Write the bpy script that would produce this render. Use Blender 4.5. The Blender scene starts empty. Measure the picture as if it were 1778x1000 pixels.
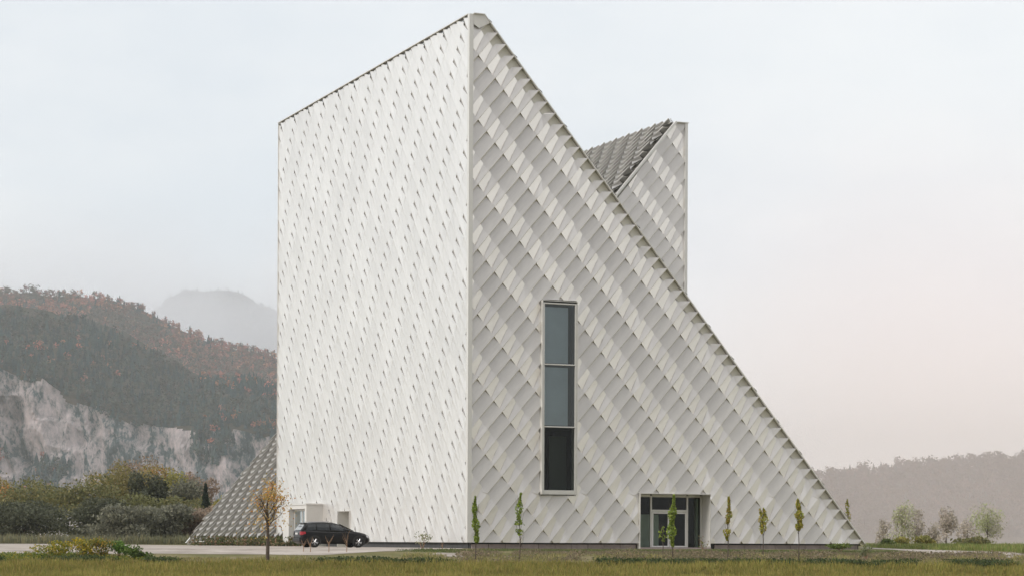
import bpy, bmesh, math, random
import numpy as np
from mathutils import Vector, Matrix, noise
random.seed(7); RNG = np.random.default_rng(7)
SC = bpy.context.scene
COL = SC.collection

# ------------------------------------------------------------------ camera
F_PX, TH, Z0, L0, HOR, ROLL, EYE = 3782.32, 1.1581, 124.0447, -2.4309, 938.032, .0043, .1124
FW = Vector((math.cos(TH), math.sin(TH), 0)); RT = Vector((math.sin(TH), -math.cos(TH), 0)); UP = Vector((0, 0, 1))
CAMP = -Z0 * FW - L0 * RT + Vector((0, 0, EYE))
cam = bpy.data.cameras.new('camera'); camo = bpy.data.objects.new('camera', cam); COL.objects.link(camo)
cam.sensor_width = 36; cam.lens = 36 * F_PX / 1778; cam.shift_y = (HOR - 500) / 1778
cam.clip_start = 1; cam.clip_end = 30000
rx = RT * math.cos(ROLL) + UP * math.sin(ROLL); ux = UP * math.cos(ROLL) - RT * math.sin(ROLL)
M = Matrix((rx, ux, -FW)).transposed().to_4x4(); M.translation = CAMP
camo.matrix_world = M
SC.camera = camo

# ------------------------------------------------------------------ sky, sun, exposure
SUN_TO = Vector((-.86, -.10, .50)).normalized()
sun_el = math.asin(SUN_TO.z); sun_az = math.atan2(SUN_TO.x, SUN_TO.y)
W = bpy.data.worlds.new("World"); SC.world = W; W.use_nodes = True
nt = W.node_tree; N = nt.nodes; L = nt.links
for n in list(N): N.remove(n)
def nd(t, **k):
    n = N.new(t)
    for a, v in k.items(): setattr(n, a, v)
    return n
def wmath(op, a, b=None, c=None, clamp=False):
    n = nd('ShaderNodeMath', operation=op, use_clamp=clamp)
    for i, v in enumerate((a, b, c)):
        if v is None: continue
        if isinstance(v, (int, float)): n.inputs[i].default_value = v
        else: L.new(v, n.inputs[i])
    return n.outputs[0]
def wdot(vec, d):
    n = nd('ShaderNodeVectorMath', operation='DOT_PRODUCT'); L.new(vec, n.inputs[0]); n.inputs[1].default_value = d; return n.outputs['Value']
out = nd('ShaderNodeOutputWorld'); bg = nd('ShaderNodeBackground'); L.new(bg.outputs[0], out.inputs[0])
bg.inputs['Strength'].default_value = .1
sky = nd('ShaderNodeTexSky', sky_type='NISHITA', sun_disc=False); sky.sun_elevation = sun_el; sky.sun_rotation = sun_az
tc = nd('ShaderNodeTexCoord'); DIR = tc.outputs['Generated']
def cmix(f, a, b):
    n = nd('ShaderNodeMix', data_type='RGBA')
    if isinstance(f, (int, float)): n.inputs[0].default_value = f
    else: L.new(f, n.inputs[0])
    for i, v in ((6, a), (7, b)):
        if isinstance(v, tuple): n.inputs[i].default_value = v
        else: L.new(v, n.inputs[i])
    return n.outputs[2]
def wramp(v, a, b):
    n = nd('ShaderNodeMapRange', interpolation_type='SMOOTHSTEP'); L.new(v, n.inputs[0]); n.inputs[1].default_value = a; n.inputs[2].default_value = b; return n.outputs[0]
nz = nd('ShaderNodeTexNoise'); nz.inputs['Scale'].default_value = 3.2; nz.inputs['Detail'].default_value = 6; nz.inputs['Roughness'].default_value = .55
mp = nd('ShaderNodeMapping'); mp.inputs['Scale'].default_value = (1, 1, 2.6); L.new(DIR, mp.inputs[0]); L.new(mp.outputs[0], nz.inputs['Vector'])
cl = wramp(nz.outputs[0], .32, .68)
elev = wdot(DIR, (0, 0, 1)); side = wdot(DIR, tuple(RT)); ahead = wdot(DIR, tuple(FW))
cloud = cmix(cl, (7.9, 8.45, 9.0, 1), (9.75, 9.9, 10.0, 1))
low = wmath('SUBTRACT', 1, wramp(elev, .02, .22))
pink = wmath('MULTIPLY', wmath('MULTIPLY', low, wramp(side, -.04, .2)), wramp(ahead, .2, .8))
cloud = cmix(wmath('MULTIPLY', pink, .95), cloud, (12.9, 10.35, 9.85, 1))
cloud = cmix(wmath('MULTIPLY', wramp(wmath('MULTIPLY', ahead, -1), -.1, .6), .9), cloud, (9.6, 9.2, 8.85, 1))
# overcast: brighter towards the zenith, plus an unseen dark bank added behind, dimming facade reflections
zen = wmath('ADD', 1, wmath('MULTIPLY', wramp(elev, .3, 1.0), .45))
bank = wramp(wdot(DIR, tuple(Vector((-.08, -.95, .28)).normalized())), .60, .93)
fill_lobe = wramp(wdot(DIR, tuple(Vector((.80, -.55, .16)).normalized())), .6, .97)  # bright lobe added out of view to lighten right-turned shingle facets
gain = wmath('MULTIPLY', wmath('ADD', zen, wmath('MULTIPLY', fill_lobe, .45)), wmath('SUBTRACT', 1, wmath('MULTIPLY', bank, .68)))
vm = nd('ShaderNodeVectorMath', operation='SCALE'); L.new(cloud, vm.inputs[0]); L.new(gain, vm.inputs['Scale'])
L.new(cmix(.88, sky.outputs[0], vm.outputs[0]), bg.inputs['Color'])
sl = bpy.data.lights.new('sun', 'SUN'); sl.energy = 1.65; sl.angle = math.radians(14); sl.color = (1, .955, .9)
so = bpy.data.objects.new('sun', sl); COL.objects.link(so); so.rotation_euler = (-SUN_TO).to_track_quat('-Z', 'Y').to_euler()
SC.view_settings.view_transform = 'Standard'; SC.view_settings.look = 'None'; SC.view_settings.gamma = 1
SC.view_settings.exposure = 0.15
SC.cycles.max_bounces = 12; SC.cycles.volume_bounces = 10; SC.cycles.transparent_max_bounces = 12

# ------------------------------------------------------------------ helpers
def cam_at(l, D, z): return CAMP + RT * l + FW * D + Vector((0, 0, z - EYE))
def px(x, y, D):
    dx, dy = x - 889, y - HOR; c, s = math.cos(ROLL), math.sin(ROLL)
    u = dx * c + dy * s; v = dx * s - dy * c
    return u * D / F_PX, EYE + v * D / F_PX          # lateral, height
def put(x, D):
    l = (x - 889 - .0043 * 0) * D / F_PX
    return cam_at(l, D, ground_z(l, D))
def ground_z(l, D):
    z = float(np.interp(D, [0, 94, 101, 106, 112, 116, 124], [-1.62, -1.62, -1.04, -.80, -.52, -.40, -.34]))
    if 90 < D < 116: z += .05 * noise.noise(Vector((l * .25, D * .25, 3)))
    return z
def empty(name, loc, label=None, cat=None, group=None, rz=0, kind=None):
    o = bpy.data.objects.new(name, None); COL.objects.link(o); o.location = loc; o.rotation_euler.z = rz
    tag(o, label, cat, group, kind); return o
def tag(o, label=None, cat=None, group=None, kind=None):
    for k, v in (('label', label), ('category', cat), ('group', group), ('kind', kind)):
        if v: o[k] = v
    return o
def link(name, me, mat, parent=None, loc=None):
    o = bpy.data.objects.new(name, me); COL.objects.link(o)
    if parent: o.parent = parent
    if loc is not None: o.location = loc
    for m in (mat if isinstance(mat, (list, tuple)) else [mat]):
        if m: me.materials.append(m)
    return o
def mesh(name, v, f, mat, parent=None, loc=None, smooth=False):
    me = bpy.data.meshes.new(name); me.from_pydata([tuple(p) for p in v], [], f); me.update()
    if smooth: me.polygons.foreach_set('use_smooth', [True] * len(me.polygons))
    return link(name, me, mat, parent, loc)
class MB:
    def __init__(s): s.v = []; s.f = []
    def add(s, v, f):
        o = len(s.v); s.v += [Vector(p) for p in v]; s.f += [tuple(i + o for i in q) for q in f]; return s
    def box(s, a, b):
        x0, y0, z0 = a; x1, y1, z1 = b
        return s.add([(x0,y0,z0),(x1,y0,z0),(x1,y1,z0),(x0,y1,z0),(x0,y0,z1),(x1,y0,z1),(x1,y1,z1),(x0,y1,z1)],
                     [(3,2,1,0),(4,5,6,7),(0,1,5,4),(1,2,6,5),(2,3,7,6),(3,0,4,7)])
    def tube(s, pts, rad, n=7):
        pts = [Vector(p) for p in pts]; o = len(s.v)
        for i, p in enumerate(pts):
            t = (pts[min(i+1, len(pts)-1)] - pts[max(i-1, 0)]).normalized()
            a = t.orthogonal().normalized(); b = t.cross(a)
            for k in range(n):
                w = 2*math.pi*k/n; s.v.append(p + (a*math.cos(w) + b*math.sin(w))*rad[i])
        for i in range(len(pts)-1):
            for k in range(n):
                s.f.append((o+i*n+k, o+i*n+(k+1)%n, o+(i+1)*n+(k+1)%n, o+(i+1)*n+k))
        s.f.append(tuple(o+k for k in reversed(range(n)))); s.f.append(tuple(o+(len(pts)-1)*n+k for k in range(n)))
        return s
    def out(s, name, mat, parent=None, loc=None, smooth=False): return mesh(name, s.v, s.f, mat, parent, loc, smooth)
def bevel(o, w=.01, seg=1):
    m = o.modifiers.new('bevel', 'BEVEL'); m.width = w; m.segments = seg; m.limit_method = 'ANGLE'; return o

# ------------------------------------------------------------------ materials
def mat(name, col, rough=.6, metal=0., spec=.5, var=0., scale=4., stretch=None, bump=0., attr=None, transl=0., coat=0.):
    m = bpy.data.materials.new(name); m.use_nodes = True; t = m.node_tree; n = t.nodes; l = t.links
    p = n['Principled BSDF']; p.inputs['Roughness'].default_value = rough; p.inputs['Metallic'].default_value = metal
    p.inputs['Specular IOR Level'].default_value = spec; p.inputs['Coat Weight'].default_value = coat
    c = n.new('ShaderNodeRGB'); c.outputs[0].default_value = (*col, 1); src = c.outputs[0]
    if attr:
        a = n.new('ShaderNodeAttribute'); a.attribute_name = attr; src = a.outputs['Color']
    if var or bump:
        co = n.new('ShaderNodeTexCoord'); mp = n.new('ShaderNodeMapping'); l.new(co.outputs['Object'], mp.inputs[0])
        if stretch: mp.inputs['Scale'].default_value = stretch
        nz = n.new('ShaderNodeTexNoise'); nz.inputs['Scale'].default_value = scale; nz.inputs['Detail'].default_value = 7; nz.inputs['Roughness'].default_value = .6
        l.new(mp.outputs[0], nz.inputs['Vector'])
        if var:
            r = n.new('ShaderNodeMapRange'); l.new(nz.outputs[0], r.inputs[0]); r.inputs[1].default_value = .3; r.inputs[2].default_value = .7
            r.inputs[3].default_value = 1 - var; r.inputs[4].default_value = 1 + var
            mx = n.new('ShaderNodeVectorMath'); mx.operation = 'SCALE'; l.new(src, mx.inputs[0]); l.new(r.outputs[0], mx.inputs['Scale']); src = mx.outputs[0]
        if bump:
            b = n.new('ShaderNodeBump'); b.inputs['Strength'].default_value = bump; b.inputs['Distance'].default_value = .05
            l.new(nz.outputs[0], b.inputs['Height']); l.new(b.outputs[0], p.inputs['Normal'])
    l.new(src, p.inputs['Base Color'])
    if transl:
        tr = n.new('ShaderNodeBsdfTranslucent'); l.new(src, tr.inputs[0]); mx = n.new('ShaderNodeMixShader'); mx.inputs[0].default_value = transl
        l.new(p.outputs[0], mx.inputs[1]); l.new(tr.outputs[0], mx.inputs[2]); l.new(mx.outputs[0], n['Material Output'].inputs[0])
    return m
def glass(name, tint, refl=1.0):
    m = bpy.data.materials.new(name); m.use_nodes = True; t = m.node_tree; n = t.nodes; l = t.links
    n.remove(n['Principled BSDF'])
    tr = n.new('ShaderNodeBsdfTransparent'); tr.inputs[0].default_value = (*tint, 1)
    g = n.new('ShaderNodeBsdfGlossy'); g.inputs['Roughness'].default_value = .02; g.inputs[0].default_value = (.9, .97, 1, 1)
    f = n.new('ShaderNodeFresnel'); f.inputs[0].default_value = 1.5
    mm = n.new('ShaderNodeMath'); mm.operation = 'MULTIPLY'; l.new(f.outputs[0], mm.inputs[0]); mm.inputs[1].default_value = refl; mm.use_clamp = True
    mx = n.new('ShaderNodeMixShader'); l.new(mm.outputs[0], mx.inputs[0]); l.new(tr.outputs[0], mx.inputs[1]); l.new(g.outputs[0], mx.inputs[2])
    l.new(mx.outputs[0], n['Material Output'].inputs[0]); return m
def panel_mat(name, col, metal, rough):
    m = bpy.data.materials.new(name); m.use_nodes = True; t = m.node_tree; n = t.nodes; l = t.links
    p = n['Principled BSDF']; p.inputs['Metallic'].default_value = metal; p.inputs['Roughness'].default_value = rough
    uv = n.new('ShaderNodeUVMap'); mp = n.new('ShaderNodeMapping'); mp.inputs['Scale'].default_value = (9, .55, 1); l.new(uv.outputs[0], mp.inputs[0])
    nz = n.new('ShaderNodeTexNoise'); nz.inputs['Scale'].default_value = 1.6; nz.inputs['Detail'].default_value = 5; nz.inputs['Roughness'].default_value = .65
    l.new(mp.outputs[0], nz.inputs['Vector'])
    co = n.new('ShaderNodeTexCoord'); nb = n.new('ShaderNodeTexNoise'); nb.inputs['Scale'].default_value = .12; nb.inputs['Detail'].default_value = 4; l.new(co.outputs['Object'], nb.inputs['Vector'])
    at = n.new('ShaderNodeAttribute'); at.attribute_name = 'shade'
    def mr(v, lo, hi):
        r = n.new('ShaderNodeMapRange'); l.new(v, r.inputs[0]); r.inputs[1].default_value = .3; r.inputs[2].default_value = .7; r.inputs[3].default_value = lo; r.inputs[4].default_value = hi; return r.outputs[0]
    def mul(a, b):
        k = n.new('ShaderNodeMath'); k.operation = 'MULTIPLY'; l.new(a, k.inputs[0]); l.new(b, k.inputs[1]); return k.outputs[0]
    m2 = n.new('ShaderNodeMapping'); m2.inputs['Scale'].default_value = (1.6,1.6,.09); l.new(co.outputs['Object'],m2.inputs[0])
    ns = n.new('ShaderNodeTexNoise'); ns.inputs['Scale'].default_value = 1.1; ns.inputs['Detail'].default_value = 4; l.new(m2.outputs[0],ns.inputs['Vector'])
    fac = mul(mul(mul(mr(nz.outputs[0], .955, 1.04), mr(nb.outputs[0], .97, 1.02)), mr(ns.outputs[0], .965, 1.015)), at.outputs['Fac'])
    sc = n.new('ShaderNodeVectorMath'); sc.operation = 'SCALE'; sc.inputs[0].default_value = col; l.new(fac, sc.inputs['Scale']); l.new(sc.outputs[0], p.inputs['Base Color'])
    l.new(mr(nz.outputs[0], rough - .05, rough + .07), p.inputs['Roughness'])
    return m
M_PANEL = panel_mat('coated_metal_panel', (.90, .875, .845), .80, .38)
M_ROOFP = panel_mat('roof_metal_panel', (.40, .39, .37), .6, .42)
M_POCKET_SHADE = mat('pocket_shade', (.43, .42, .405), .8)  # darker grey puts shade into the side wall's triangular pockets
M_BACK = mat('backing_board', (.60, .585, .53), .8, var=.08, scale=2)
M_TRIM = mat('trim_metal', (.74, .73, .70), .4, .3, var=.03, scale=1)
M_DARK = mat('shadow_gap_metal', (.045, .045, .045), .6)
M_CONC = mat('plinth_concrete', (.36, .30, .29), .85, var=.14, scale=3, bump=.2)
M_FRAME = mat('window_frame_metal', (.68, .67, .64), .42, .4, var=.05, scale=2)
M_GLASS = glass('clear_glass', (.60, .66, .63), .6)
M_GLASST = glass('teal_glass', (.78, .85, .92), 2.0)
M_BLIND = mat('blind_fabric', (.84, .88, .87), .9, var=.10, scale=.5)
M_ROOM = mat('room_plaster', (.30, .30, .29), .9)
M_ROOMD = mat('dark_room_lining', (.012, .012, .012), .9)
M_GREENWALL = mat('interior_partition', (.62, .68, .58), .8)
M_PORCH = mat('porch_plaster', (.64, .63, .60), .75, var=.04, scale=1.2)
M_BARK = mat('bark', (.085, .065, .05), .9, var=.3, scale=9, bump=.4)
M_TWIG = mat('bare_twig_bark', (.30, .19, .12), .85, var=.2, scale=9)
M_LEAF = mat('leaf', (.1, .1, .1), .6, attr='tint', transl=.35, spec=.25)
M_LEAFFAR = mat('far_leaf', (.1, .1, .1), .8, attr='tint', spec=.1)

# ------------------------------------------------------------------ facade relief of folded metal shingles
SX, SZ = .5225, .6125           # one step along the row: (+SX, -SZ); across the row: (+SX, +SZ)
NB, NT, GP = 3.0, 1.32, .72     # plate length across, notch height, gap width
# heights: plate's foot (a=0, .35, rim, edge), plate's head (a=0, gap, rim, edge), kite corners
PROF_F = (.02, .085, .205, .19,  .09, .225, .275, .262,  .25, .164, .155, .205, .25, .03)
PROF_S = (.095, .115, .168, .158,  .158, .161, .185, .170,  .165, .162, .120, .158, .165, .004)
PROF_R = (.0, .13, .38, .36,  .05, .27, .42, .40,  .36, .26, .12, .16, .36, .05)
def clad(name, parent, O, ax, az, an, phase, poly, holes=(), bv=None, esc=1.0, hz=1.0, mtl=None, seed=1, prof=None, under=.9, tilt=None):
    """Shingle relief over the polygon poly (plane coordinates x,z) of the plane O + x*ax + z*az, rising along an."""
    rng = random.Random(seed)
    O, ax, az, an = Vector(O), Vector(ax), Vector(az), Vector(an)
    xs = [p[0] for p in poly]; zs = [p[1] for p in poly]
    V, Fc, SH, UV, MI = [], [], [], [], []
    def P(a, b, h): return (a, b, h)
    rim = .035; lo = -.08
    cells = []
    amin, amax = int(-90), int(90)
    for j in range(-25, 26):
        for i in range(-95, 96):
            b0 = j * NB
            # plane position of the cell's centre
            a_, b_ = i + .5, b0 + 1.5
            x = phase[0] + a_ * SX + b_ * SX * esc; z = phase[1] - a_ * SZ + b_ * SZ * esc
            if x < min(xs) - 1.8 or x > max(xs) + 1.8 or z < min(zs) - 1.8 or z > max(zs) + 1.8: continue
            cells.append((i, j))
    def hd(a, b):  # plate height in the upper field
        t = (b - NT) / (NB - NT); hi = .24 + .03 * t; l0 = .04 + .02 * t
        return l0 + (hi - l0) * a
    for (i, j) in cells:
        sh = 1 + rng.uniform(-.04, .035); tw = rng.uniform(-.008, .008)
        Q = []
        verge = bv is not None and j == 0
        e = 1 - rim; dn = .006 if prof is PROF_S else .035
        if prof is PROF_S: tw = 0
        # the plate rises from its tucked edge (a=0) to its free edge (a=1); below the notch it is folded: kite down, tongue up
        d0, d1, d2, d3, u0, u1, u2, u3, k0, k1, k2, k3, kr, g = prof or PROF_F
        def top(a): return u0 + (u1 - u0) * a / GP
        if verge:
            Q.append([(0, NT+g, d0), (.35, NT+g, d1), (.40, 1.62, .09), (0, 1.62, .03)])
            Q.append([(.35, NT, d1), (e, NT, d2), (e, bv, .33), (.40, 1.62, .09)])
            Q.append([(e, NT, d2), (1, NT, d3), (1, bv + .01, .32), (e, bv, .33)])
            Q.append([(1, NT, d3), (1, NT, .0), (1, bv, .0), (1, bv + .01, .32)])
            Q.append([(0, 1.62, .03), (.40, 1.62, .09), (.40, 1.62, lo), (0, 1.62, lo)])
        else:
            Q.append([(0, NT+g, d0), (.35, NT+g, d1), (.35, NB-g, top(.35)), (0, NB-g, u0)])
            Q.append([(.35, NT, d1), (e, NT, d2), (e, NB, u2), (GP, NB, u1), (GP, NB-g, u1), (.35, NB-g, top(.35))])
            Q.append([(e, NT, d2), (1, NT, d3), (1, NB, u3), (e, NB, u2)])
            Q.append([(1, NT, d3), (under, NT, .0), (under, NB, u0*.5), (1, NB, u3)])
            Q.append([(0, NB-g, u0), (GP, NB-g, u1), (GP, NB-g, u1-dn), (0, NB-g, u0-dn)])
            Q.append([(0, NB-g, u0-dn), (GP, NB-g, u1-dn), (GP, NB, u1-dn), (0, NB, u0-dn)])
            Q.append([(GP, NB-g, u1), (GP, NB, u1), (GP, NB, u1-dn), (GP, NB-g, u1-dn)])
        Q.append([(GP, 0, u1), (e, 0, u2), (1, 0, kr), (1, NT, d3), (e, NT, d2), (.35, NT, d1)])   # tongue
        if prof is PROF_S:      # side wall: kite nearly flush, its upper corner pressed in as a small triangular pocket
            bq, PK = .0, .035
            Q.append([(0, 0, kr), (0, 0, u0-dn), (GP, 0, u1-dn), (GP, 0, k1)])
            Q.append([(0, bq, kr), (GP, 0, k1), (.40, NT, k2)])
            Q.append([(0, bq, kr), (.40, NT, PK), (0, NT, k3)])
            Q.append([(0, bq, kr), (.40, NT, k2), (.40, NT, PK)])
            Q.append([(.40, NT, k2), (.40, NT, PK), (0, NT, k3), (0, NT, d0-.09), (.40, NT, d1-.09)])
            Q.append([(0, NT, d0), (0, NT, d0-.09), (.40, NT, d1-.09), (.40, NT, d1)])
        else:
            Q.append([(0, 0, k0), (GP, 0, k1), (.35, NT, k2), (0, NT, k3)])                     # kite
            Q.append([(GP, 0, k1), (GP, 0, u1), (.35, NT, d1), (.35, NT, k2)])
            Q.append([(0, 0, k0), (0, 0, kr), (0, NT, d3), (0, NT, k3)])
            Q.append([(0, 0, k0), (0, 0, min(k0,u0)-dn), (GP, 0, min(k1,u1)-dn), (GP, 0, k1)])
            Q.append([(0, NT, k3), (.35, NT, k2), (.35, NT, d0-.03), (0, NT, d0-.03)])
            Q.append([(0, NT, d0-.03), (.35, NT, d1-.03), (.35, NT+g, d1-.03), (0, NT+g, d0-.03)])
        for q in Q:
            MI.append(1 if prof is PROF_S and ((.40, NT, .035) in q) else 0); k = len(V); Fc.append(tuple(range(k, k + len(q)))); SH.append(sh)  # pocket faces get the shade-coloured material
            for (a, b, h) in q:
                aa, bb = i + a, j * NB + b
                x = phase[0] + aa * SX + bb * SX * esc; z = phase[1] - aa * SZ + bb * SZ * esc
                V.append(O + ax * x + az * z + an * ((h + (tw if h > 0 else 0)) * hz)); UV.append((aa + .37 * i, bb + 1.7 * ((i * 7 + j * 3) % 11)))
    me = bpy.data.meshes.new(name); me.from_pydata(V, [], Fc)
    uvl = me.uv_layers.new(name='UVMap'); uvl.data.foreach_set('uv', np.array([UV[l.vertex_index] for l in me.loops], 'f').ravel())
    at = me.attributes.new('shade', 'FLOAT', 'FACE'); at.data.foreach_set('value', SH)
    me.polygons.foreach_set('material_index', MI)
    bm = bmesh.new(); bm.from_mesh(me)
    n = len(poly); area = sum(poly[k][0]*poly[(k+1)%n][1] - poly[(k+1)%n][0]*poly[k][1] for k in range(n)); sg = 1 if area > 0 else -1
    for k in range(n):
        (x0, z0), (x1, z1) = poly[k], poly[(k + 1) % n]
        nrm = (ax * (z1 - z0) - az * (x1 - x0)).normalized() * sg; pc = O + ax * x0 + az * z0
        if tilt and tilt[0] == k: nrm -= an * tilt[1]; pc += an * tilt[2]
        bmesh.ops.bisect_plane(bm, geom=bm.verts[:] + bm.edges[:] + bm.faces[:], plane_co=pc, plane_no=nrm.normalized(), clear_outer=True)
    for (hx0, hz0, hx1, hz1) in holes:
        for c, nn in ((O + ax*hx0, ax), (O + ax*hx1, ax), (O + az*hz0, az), (O + az*hz1, az)):
            bmesh.ops.bisect_plane(bm, geom=bm.verts[:] + bm.edges[:] + bm.faces[:], plane_co=c, plane_no=nn)
        dead = []
        for f in bm.faces:
            c = f.calc_center_median() - O; x, z = c.dot(ax), c.dot(az)
            if hx0 < x < hx1 and hz0 < z < hz1: dead.append(f)
        bmesh.ops.delete(bm, geom=dead, context='FACES')
    if ax.cross(az).dot(an) < 0: pass
    bm.to_mesh(me); bm.free()
    return link(name, me, [mtl or M_PANEL, M_POCKET_SHADE], parent)
def sheet(name, parent, O, ax, az, poly, mtl, holes=()):
    O, ax, az = Vector(O), Vector(ax), Vector(az)
    if not holes: return mesh(name, [O + ax*x + az*z for x, z in poly], [tuple(range(len(poly)))], mtl, parent)
    bm = bmesh.new(); bm.faces.new([bm.verts.new(O + ax*x + az*z) for x, z in poly])
    for (hx0, hz0, hx1, hz1) in holes:
        for c, nn in ((O + ax*hx0, ax), (O + ax*hx1, ax), (O + az*hz0, az), (O + az*hz1, az)):
            bmesh.ops.bisect_plane(bm, geom=bm.verts[:] + bm.edges[:] + bm.faces[:], plane_co=c, plane_no=nn)
        dead = [f for f in bm.faces if hx0 < (f.calc_center_median()-O).dot(ax) < hx1 and hz0 < (f.calc_center_median()-O).dot(az) < hz1]
        bmesh.ops.delete(bm, geom=dead, context='FACES')
    me = bpy.data.meshes.new(name); bm.to_mesh(me); bm.free(); return link(name, me, mtl, parent)

# ------------------------------------------------------------------ the building: two crossed wedges
BW, BH, BL, BY, BE, XT = 26.27, 30.0, 35.73, 23.52, 59.0, .674
B = empty('wedge_building', (0, 0, 0), 'tall white building of two crossed wedges clad in folded metal shingles', 'building')
def hypA(x): return BH * (BW - x) / (BW - XT)
WIN = (4.42, 2.74, 6.62, 14.03)        # tall window
DOOR = (10.75, -.3, 15.47, 2.95)       # glazed entrance
NICHE = (19.95, -.3, 22.15, 2.0)
PF = (10.80, 15.446)
BVF = 2.195
clad('wall_cladding', B, (0,0,0), (1,0,0), (0,0,1), (0,-1,0), PF, [(.02,0),(BW,0),(XT,BH),(.02,BH)], [WIN, DOOR], bv=BVF, seed=1)
PLm = (3.891 - 1.32*SX, 15.172 - 1.32*SZ)
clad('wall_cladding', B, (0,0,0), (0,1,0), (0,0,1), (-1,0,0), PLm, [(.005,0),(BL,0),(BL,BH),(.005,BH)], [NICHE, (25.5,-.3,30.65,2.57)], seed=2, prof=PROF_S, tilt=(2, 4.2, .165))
# second wedge, the part of its gable that rises over the first roof
xm = (BW) / 2
clad('wall_cladding', B, (0,BY,0), (1,0,0), (0,0,1), (0,-1,0), (PF[0]+.35, PF[1]+.2), [(12.6, 14.0),(BW-.0,0),(BW,BH),(BW-XT,BH)], seed=3, hz=.7)
# roofs
sl = math.hypot(BW - XT, BH); ca, sa = (BW - XT)/sl, BH/sl
clad('roof_cladding', B, (0,0,0), (0,-1,0), (ca,0,sa), (-sa,0,ca), (-30., .3), [(-BE,0),(-BY,0),(-BY,sl),(-BE,sl)], esc=2/3, hz=1.4, mtl=M_ROOFP, seed=4, prof=PROF_R, under=.68)
clad('roof_cladding', B, (BW,0,0), (0,1,0), (-ca,0,sa), (sa,0,ca), (10., .3), [(0,0),(BL,0),(BL,sl),(0,sl)], esc=2/3, mtl=M_ROOFP, seed=5)
clad('wall_cladding', B, (BW,0,0), (0,1,0), (0,0,1), (1,0,0), (26., 4.3), [(BY,0),(BE,0),(BE,BH),(BY,BH)], seed=6)
# backing boards behind the shingles (inside faces of the walls)
bk = -.0
sheet('backing_wall', B, (0,.08,0), (1,0,0), (0,0,1), [(.08,0),(BW-.1,0),(XT-.02,BH-.03),(.08,BH-.03)], M_BACK, [WIN, DOOR])
sheet('backing_wall', B, (.42,0,0), (0,1,0), (0,0,1), [(.085,0),(BL,0),(BL,BH-.03),(.085,BH-.03)], M_BACK, [NICHE, (25.5,-.3,30.65,2.57)])
sheet('backing_wall', B, (0,BY+.08,0), (1,0,0), (0,0,1), [(.1,0),(BW-.08,0),(BW-.08,BH-.03),(BW-XT,BH-.03)], M_BACK)
sheet('backing_wall', B, (BW-.08,0,0), (0,1,0), (0,0,1), [(BY+.085,0),(BE-.1,0),(BE-.1,BH-.03),(BY+.085,BH-.03)], M_BACK)
mesh('backing_wall', [(.1,BE-.1,0),(BW-.1,BE-.1,0),(BW-.1,BE-.1,BH),(BW-XT,BE-.1,BH)], [(0,1,2,3)], M_BACK, B)
mesh('backing_wall', [(.1,BL,0),(BW-.1,BL,0),(XT,BL,BH),(.1,BL,BH)], [(0,1,2,3)], M_BACK, B)
o_ = .09
mesh('roof_deck', [(-.0+o_*sa*0,BY+.09,-o_),(BW-XT,BY+.09,BH-.12),(BW-XT,BE-.12,BH-.12),(0,BE-.12,-o_)], [(0,1,2,3)], M_BACK, B)
mesh('roof_deck', [(BW,.09,-.12),(XT,.09,BH-.12),(XT,BL-.01,BH-.12),(BW,BL-.01,-.12)], [(0,1,2,3)], M_BACK, B)
mesh('roof_deck', [(.1,.09,BH-.05),(XT,.09,BH-.05),(XT,BL-.01,BH-.05),(.1,BL-.01,BH-.05)], [(0,1,2,3)], M_TRIM, B)
mesh('roof_deck', [(BW-XT,BY+.1,BH-.05),(BW-.1,BY+.1,BH-.05),(BW-.1,BE-.12,BH-.05),(BW-XT,BE-.12,BH-.05)], [(0,1,2,3)], M_TRIM, B)
sheet('verge_board', B, (0,-.10,0), (1,0,0), (0,0,1), [(XT-.42,BH-.42*1.172-.02),(BW-.62,.02),(BW-.05,.02),(XT,BH-.03),(XT-.1,BH-.03)], mat('verge_board', (.72,.70,.64), .6, .2))
mesh('apex_panel', [(.03,-.275,29.42),(.36,-.275,29.22),(1.02,-.30,29.57),(XT+.02,-.31,BH-.002),(.03,-.275,BH-.002)], [(0,1,2,3,4)], M_TRIM, B)
# verge and eaves flashings: thin metal edges standing proud of the shingles
def bar(name, a, b, w, parent, mtl=M_TRIM):
    """a prism from a to b whose cross-section is spanned by the vectors w[0], w[1]"""
    a, b = Vector(a), Vector(b); p, q = Vector(w[0]), Vector(w[1])
    return mesh(name, [a, a+p, a+p+q, a+q, b, b+p, b+p+q, b+q], [(0,1,2,3),(7,6,5,4),(0,4,5,1),(1,5,6,2),(2,6,7,3),(3,7,4,0)], mtl, parent)
nh = (sa*.05, 0, ca*.05)
bar('verge_flashing', (XT+.004,-.33,BH), (BW+.03,-.33,-.03), [nh, (0,.43,0)], B)
bar('eaves_flashing', (-.26,-.02,BH+.002), (-.26,BL,BH+.002), [(.41,0,0),(0,0,.045)], B)
bar('eaves_flashing', (.0,-.40,BH+.001), (XT-.002,-.40,BH+.001), [(0,.44,0),(0,0,.046)], B)
bar('verge_flashing', (BW-XT-.004,BY-.30,BH), (-.03,BY-.30,-.03), [(-sa*.15,0,ca*.15),(0,.29,0)], B)
bar('verge_flashing', (BW-XT-.004,BE-.2,BH), (-.35,BE-.2,-.4), [(-sa*.35,0,ca*.35),(0,.3,0)], B)
bar('eaves_flashing', (BW-XT,BY-.30,BH+.001), (BW+.25,BY-.30,BH+.001), [(0,.5,0),(0,0,.045)], B)
bar('ridge_flashing', (BW-XT-.32,BY+.1,BH+.0), (BW-XT-.32,BE,BH+.0), [(.4,0,0),(0,0,.05)], B, M_BACK)
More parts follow.
